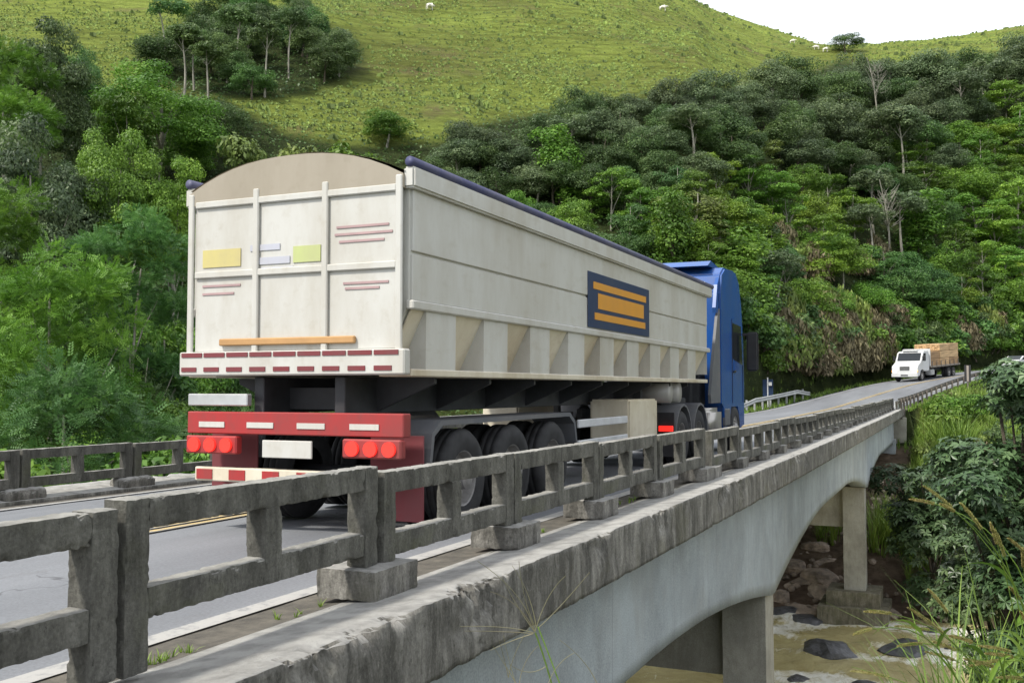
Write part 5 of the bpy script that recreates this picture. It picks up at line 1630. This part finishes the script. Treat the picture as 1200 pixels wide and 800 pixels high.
side = [(YC, 1.06), (YC, 3.55), (YC + .12, 3.98), (YC + .5, 4.16), (YC + 1.7, 4.20), (YC + 2.1, 3.98), (YC + 2.38, 3.45), (YC + 2.55, 2.5), (YC + 2.62, 1.4), (YC + 2.62, .52), (YC + 2.05, .46), (YC + 2.02, .8), (YC + 1.86, 1.06), (YC + 1.05, 1.06), (YC + .88, .80), (YC + .85, .55), (YC + .35, .55), (YC + .3, 1.06)]
cab.prism(side, 'x', -1.22, 1.22)
bmesh.ops.bevel(cab.bm, geom=[e for e in cab.bm.edges], offset=.045, segments=2, affect='EDGES')
cabo = cab.obj('cab', M['blue'], truck)
for sx in (-1, 1):
    s3 = lambda a_, b__: sorted((sx * a_, sx * b__))
    x0_, x1_ = s3(1.205, 1.232)
    B().prism([(YC + 1.28, 2.12), (YC + 1.28, 2.95), (YC + 2.22, 2.92), (YC + 2.40, 2.0)], 'x', x0_, x1_).obj('side_window', M['glass'], cabo)
    dr = B(); dr.box(x0_, x1_ - .0, YC + 1.20, YC + 1.215, 1.1, 3.05); dr.box(x0_, x1_, YC + 2.44, YC + 2.455, 1.1, 2.0); dr.obj('door_seam', M['black'], cabo)
    B().box(*s3(1.225, 1.26), YC + 1.30, YC + 1.5, 1.80, 1.85, .008).obj('door_handle', M['black'], cabo)
    # dark curved side deflector behind the cab
    B().prism([(YC - .95, 1.30), (YC - .72, 1.9), (YC - .45, 2.5), (YC - .22, 3.0), (YC + .02, 3.2), (YC + .02, 1.12), (YC - .9, 1.12)], 'x', *s3(1.14, 1.20)).obj('side_deflector', M['fender'], truck)
    B().prism([(YC - .28, 3.20), (YC - .10, 3.72), (YC + .10, 3.9), (YC + .10, 3.12), (YC - .24, 3.08)], 'x', *s3(1.10, 1.175)).obj('side_deflector', M['blue'], truck)
    B().box(*s3(1.16, 1.245), YC + .33, YC + .84, .60, .98, .02).obj('step', M['fender'], truck)
    m_ = B(); m_.box(*s3(1.32, 1.60), YC + 2.42, YC + 2.52, 1.85, 2.80, .04, 3); mo = m_.obj('mirror', M['black'], cabo)
    B().box(*s3(1.20, 1.36), YC + 2.44, YC + 2.50, 2.72, 2.77).obj('mirror_arm', M['black'], mo)
B().prism([(YC + 2.30, 3.55), (YC + 2.36, 3.62), (YC + 2.72, 3.42), (YC + 2.70, 3.36)], 'x', -1.1, 1.1).obj('sun_visor', M['black'], cabo)
B().prism([(YC + 2.44, 3.02), (YC + 2.47, 3.02), (YC + 2.60, 2.05), (YC + 2.57, 2.05)], 'x', -1.08, 1.08).obj('windscreen', M['glass'], cabo)
B().prism([(YC - .02, 4.16), (YC + .3, 4.30), (YC + 1.3, 4.22), (YC + 1.3, 4.16)], 'x', -.95, .95).obj('roof_spoiler', M['blue'], cabo)
b = B()
for x in (-.7, 0, .7): b.cyl((x, 13.25, .95), (x, 13.25, 2.2 if x else 1.8), .07, 10)
b.box(-.9, .9, 13.2, 13.75, 1.06, 1.75, .03)
b.obj('air_lines', M['dark'], truck)

# ------------------------------------------------------------------ white timber truck coming the other way
s_ = find_S(1060, 1.95, 80, 110) ; p = road_pt(s_, 1.95)
lt = empty('timber_truck', p, road_dir(s_ + 3) + pi)
lt.rotation_euler = (math.atan(.055) * -1, 0, road_dir(s_ + 3) + pi)
lt.location = road_pt(s_, 1.95)
tag(lt, 'white bonneted truck loaded with sawn timber coming towards the bridge with its headlights on', 'truck')
# local: +Y is forward, front bumper at y=0, x is across
prof = [(-.1, .50), (.0, .60), (0, 1.00), (-.06, 1.28), (-.12, 1.50), (-.95, 1.78), (-1.05, 1.82), (-1.5, 2.62), (-1.75, 2.72), (-2.95, 2.72), (-2.98, 2.6), (-3.0, .9), (-1.62, .9), (-1.62, 1.05), (-1.15, 1.18), (-.68, 1.05), (-.52, .7), (-.5, .5)]
c = B(); c.prism(prof, 'x', -1.16, 1.16); bmesh.ops.bevel(c.bm, geom=list(c.bm.edges), offset=.06, segments=2, affect='EDGES')
c2 = c.obj('cab', M['white'], lt)
B().prism([(-1.045, 1.90), (-1.07, 1.88), (-1.49, 2.56), (-1.465, 2.58)], 'x', -1.02, 1.02).obj('windscreen', M['glass'], c2)
for sx in (-1, 1):
    s3 = lambda a_, b__: sorted((sx * a_, sx * b__))
    B().prism([(-1.28, 1.86), (-1.62, 2.52), (-2.15, 2.52), (-2.15, 1.86)], 'x', *s3(1.15, 1.172)).obj('side_window', M['glass'], c2)
    B().box(*s3(.72, 1.10), -.06, .03, .86, 1.12, .03, 2).obj('headlamp', M['lamp_white'], c2)
    B().box(*s3(1.09, 1.165), -.12, .02, .88, 1.06, .02, 2).obj('indicator', M['amber'], c2)
    mo = B().box(*s3(1.28, 1.46), -1.28, -1.20, 1.85, 2.35, .03).obj('mirror', M['black'], c2)
    B().box(*s3(1.14, 1.30), -1.26, -1.22, 2.22, 2.26).obj('mirror_arm', M['black'], mo)
    wheel(lt, sx * 1.02, -1.15, .5, .28, sx, False)
    for y in (-8.3, -9.6): wheel(lt, sx * 1.03, y, .5, .28, sx, True)
    B().box(*s3(.66, 1.18), -4.3, -3.3, .48, .98, .06, 2).obj('fuel_tank', M['steel'], lt)
b = B()
b.box(-.42, .42, -.12, .025, 1.06, 1.40, .01); b.obj('grille', M['dark'], c2)
for k in range(4): B().box(-.41, .41, .026, .034, 1.09 + k * .075, 1.115 + k * .075).obj('grille_bar', M['steel'], c2)
B().box(-1.17, 1.17, -.10, .10, .46, .80, .04, 2).obj('bumper', M['white'], lt)
B().box(-.32, .32, .10, .115, .56, .68).obj('number_plate', M['fender'], lt)
B().box(-.7, .7, -1.75, -1.42, 2.74, 2.86, .03, 2).obj('sun_visor', M['white'], c2)
b = B()
for x in (-.4, .4): b.box(x - .05, x + .05, -11.0, -2.5, .82, 1.06)
for y in np.arange(-10.8, -3.3, 1.0): b.box(-1.15, 1.15, y - .04, y + .04, 1.06, 1.16)
b.obj('chassis', M['dark'], lt)
B().box(-1.24, 1.24, -11.3, -3.2, 1.16, 1.32, .01).obj('flat_bed', simple('grey_bed_boards', (.22, .19, .16), .8), lt)
B().box(-1.22, 1.22, -3.24, -3.14, 1.32, 2.9, .01).obj('headboard', M['white'], lt)
for k in range(7):
    for sx in (-1, 1):
        B().box(min(sx * 1.235, sx * 1.27), max(sx * 1.235, sx * 1.27), -3.6 - k * 1.2, -3.5 - k * 1.2, 1.2, 1.75).obj('stake', M['steel_old'], lt)
def bundle_mesh(seed, L, W, H):
    rg = random.Random(seed); b = B(); nz = 6; nx = 5
    for k in range(nz):
        for j in range(nx):
            w_ = W / nx
            b.box(-W / 2 + j * w_ + .006, -W / 2 + (j + 1) * w_ - .006, -L / 2 + rg.uniform(-.06, .02), L / 2 + rg.uniform(-.02, .06), k * H / nz + .004, (k + 1) * H / nz - .006)
    return b.mesh('timber_bundle', M['wood'])
BM = [bundle_mesh(i, 2.5, 1.16, .63) for i in range(4)]
Rm = lt.rotation_euler.to_matrix()
sn = ['front', 'middle', 'rear']
for i in range(3):
    for j in (-1, 1):
        for k in range(3 if i else 2):
            o = mobj('timber_bundle', BM[(i + j + k) % 4])
            o.location = lt.location + Rm @ Vector((j * .60 + random.uniform(-.03, .03), -4.6 - i * 2.58 + random.uniform(-.12, .12), 1.325 + k * .665)); o.rotation_euler = lt.rotation_euler
            o.scale = (1, 1, 1)
            lv = ['bottom', 'second', 'top'][k] if i else ['bottom', 'top'][k]
            tag(o, f'{lv} bundle of boards in the {sn[i]} stack of the timber truck, {"slope side" if j > 0 else "camera side"}', 'timber', 'bundles of boards on the timber truck')

# ------------------------------------------------------------------ car half hidden behind the bush
s_ = find_S(1182, 1.9, 110, 175); p = road_pt(s_, 1.9)
car = empty('parked_car', p, road_dir(s_) + pi); tag(car, 'pale car on the road, only its roof showing above the broad-leaved tree', 'car')
c = B(); c.prism([(0, .35), (.05, .72), (-.2, .82), (-1.05, .95), (-1.75, 1.42), (-3.0, 1.46), (-3.75, 1.02), (-4.2, .98), (-4.28, .4)], 'x', -.86, .86); bmesh.ops.bevel(c.bm, geom=list(c.bm.edges), offset=.06, segments=2, affect='EDGES')
cb = c.obj('body', M['white'], car)
B().prism([(-1.10, .99), (-1.14, .95), (-1.78, 1.38), (-1.74, 1.42)], 'x', -.72, .72).obj('windscreen', M['glass'], cb)
for sx in (-1, 1):
    B().prism([(-1.35, 1.0), (-1.85, 1.36), (-2.9, 1.38), (-3.45, 1.02)], 'x', *sorted((sx * .85, sx * .872))).obj('side_window', M['glass'], cb)
    for y in (-.85, -3.4): wheel(car, sx * .78, y, .31, .19, sx)
car.name = 'car'

# ------------------------------------------------------------------ white cattle on the ridge
def cow_mesh():
    me = bpy.data.meshes.new('cow_body')
    V = [(0, 0, 1.15), (.5, 0, 1.2), (-.6, 0, 1.18), (.85, 0, 1.32), (1.12, 0, 1.42), (1.38, 0, 1.25), (.52, .2, .95), (.52, .22, .5), (.52, .22, .04), (.52, -.2, .95), (.52, -.22, .5), (.52, -.22, .04), (-.68, .2, .95), (-.78, .22, .5), (-.72, .22, .04), (-.68, -.2, .95), (-.78, -.22, .5), (-.72, -.22, .04), (-.9, 0, 1.2), (-.98, 0, .7), (.32, 0, 1.42)]
    E = [(0, 1), (0, 2), (1, 3), (3, 4), (4, 5), (1, 6), (6, 7), (7, 8), (1, 9), (9, 10), (10, 11), (2, 12), (12, 13), (13, 14), (2, 15), (15, 16), (16, 17), (2, 18), (18, 19), (1, 20)]
    R_ = [.45, .42, .40, .2, .16, .09, .13, .07, .06, .13, .07, .06, .15, .07, .06, .15, .07, .06, .06, .035, .16]
    me.from_pydata(V, E, []); o = bpy.data.objects.new('tmp', me); link(o)
    md = o.modifiers.new('s', 'SKIN')
    for i, r in enumerate(R_):
        me.skin_vertices[0].data[i].radius = (r, r)
    me.skin_vertices[0].data[0].use_root = True
    o.modifiers.new('u', 'SUBSURF').levels = 1
    dg = bpy.context.evaluated_depsgraph_get(); me2 = bpy.data.meshes.new_from_object(o.evaluated_get(dg))
    bpy.data.objects.remove(o)
    me2.name = 'cow'; me2.materials.clear(); me2.materials.append(simple('white_cattle_hide', (.72, .69, .62), .8)); 
    for p_ in me2.polygons: p_.use_smooth = True
    return me2
CM = cow_mesh()
for x, y, a, lab in ((502, 4, 1.2, 'white cow alone at the top edge of the pasture above the trailer'), (780, 5, .4, 'white cow at the top edge of the pasture left of the skyline'), (934, 44, .2, 'white cow grazing on the ridge, uppermost of the three near the saddle'),
                     (962, 52, 2.9, 'white cow in the middle of the three near the saddle of the ridge'), (973, 55, .5, 'white cow lowest and rightmost of the three near the saddle')):
    g = ray_ground(x, y + 2, 60, 560)
    if not g: print('cow miss', x, y); continue
    o = mobj('cow', CM); o.location = (g[0], g[1], tz(g[0], g[1])); o.rotation_euler = (0, 0, a); o.scale = (.72, .72, .68)
    tag(o, lab, 'cow', 'white cattle on the pasture')

bpy.context.view_layer.update()
print('trees', NTREE, 'objects', len(bpy.data.objects), 'tris', sum(sum(len(p.vertices) - 2 for p in m_.polygons) if len(m_.polygons) < 500 else len(m_.loops) - 2 * len(m_.polygons) for m_ in bpy.data.meshes) // 1)

# ------------------------------------------------------------------ labels that several neighbours share: tell them apart by their order
_by = {}
for o in scene.objects:
    if o.parent is None and 'label' in o.keys() and 'group' in o.keys(): _by.setdefault(o['label'], []).append(o)
_nw = ['', '', 'two', 'three', 'four', 'five', 'six', 'seven', 'eight', 'nine', 'ten']
_od = ['first', 'second', 'third', 'fourth', 'fifth', 'sixth', 'seventh', 'eighth', 'ninth', 'tenth']
for lab, L in _by.items():
    n = len(L)
    if n < 2 or n > 10: continue
    L.sort(key=lambda o: cam_xy(o.location.x, o.location.y)[1] / max(1, cam_xy(o.location.x, o.location.y)[0]))
    for i, o in enumerate(L):
        sfx = ('left one' if i == 0 else 'right one') if n == 2 else (('leftmost' if i == 0 else 'rightmost' if i == n - 1 else _od[i] + ' from left') + ' of ' + _nw[n])
        if len((lab + ' ' + sfx).split()) <= 16: o['label'] = lab + ', ' + sfx

# ------------------------------------------------------------------ thin valley air
hm = bpy.data.materials.new('valley_air'); hm.use_nodes = True; t = hm.node_tree
for n in list(t.nodes): t.nodes.remove(n)
v = t.nodes.new('ShaderNodeVolumePrincipled'); v.inputs['Color'].default_value = (.80, .88, 1.0, 1); v.inputs['Density'].default_value = HAZE; v.inputs['Anisotropy'].default_value = .2
o_ = t.nodes.new('ShaderNodeOutputMaterial'); t.links.new(v.outputs[0], o_.inputs['Volume'])
if HAZE > 0:
    b = B(); b.box(-980, 980, -980, 980, -31, 262); tag(b.obj('haze', hm), kind='stuff')
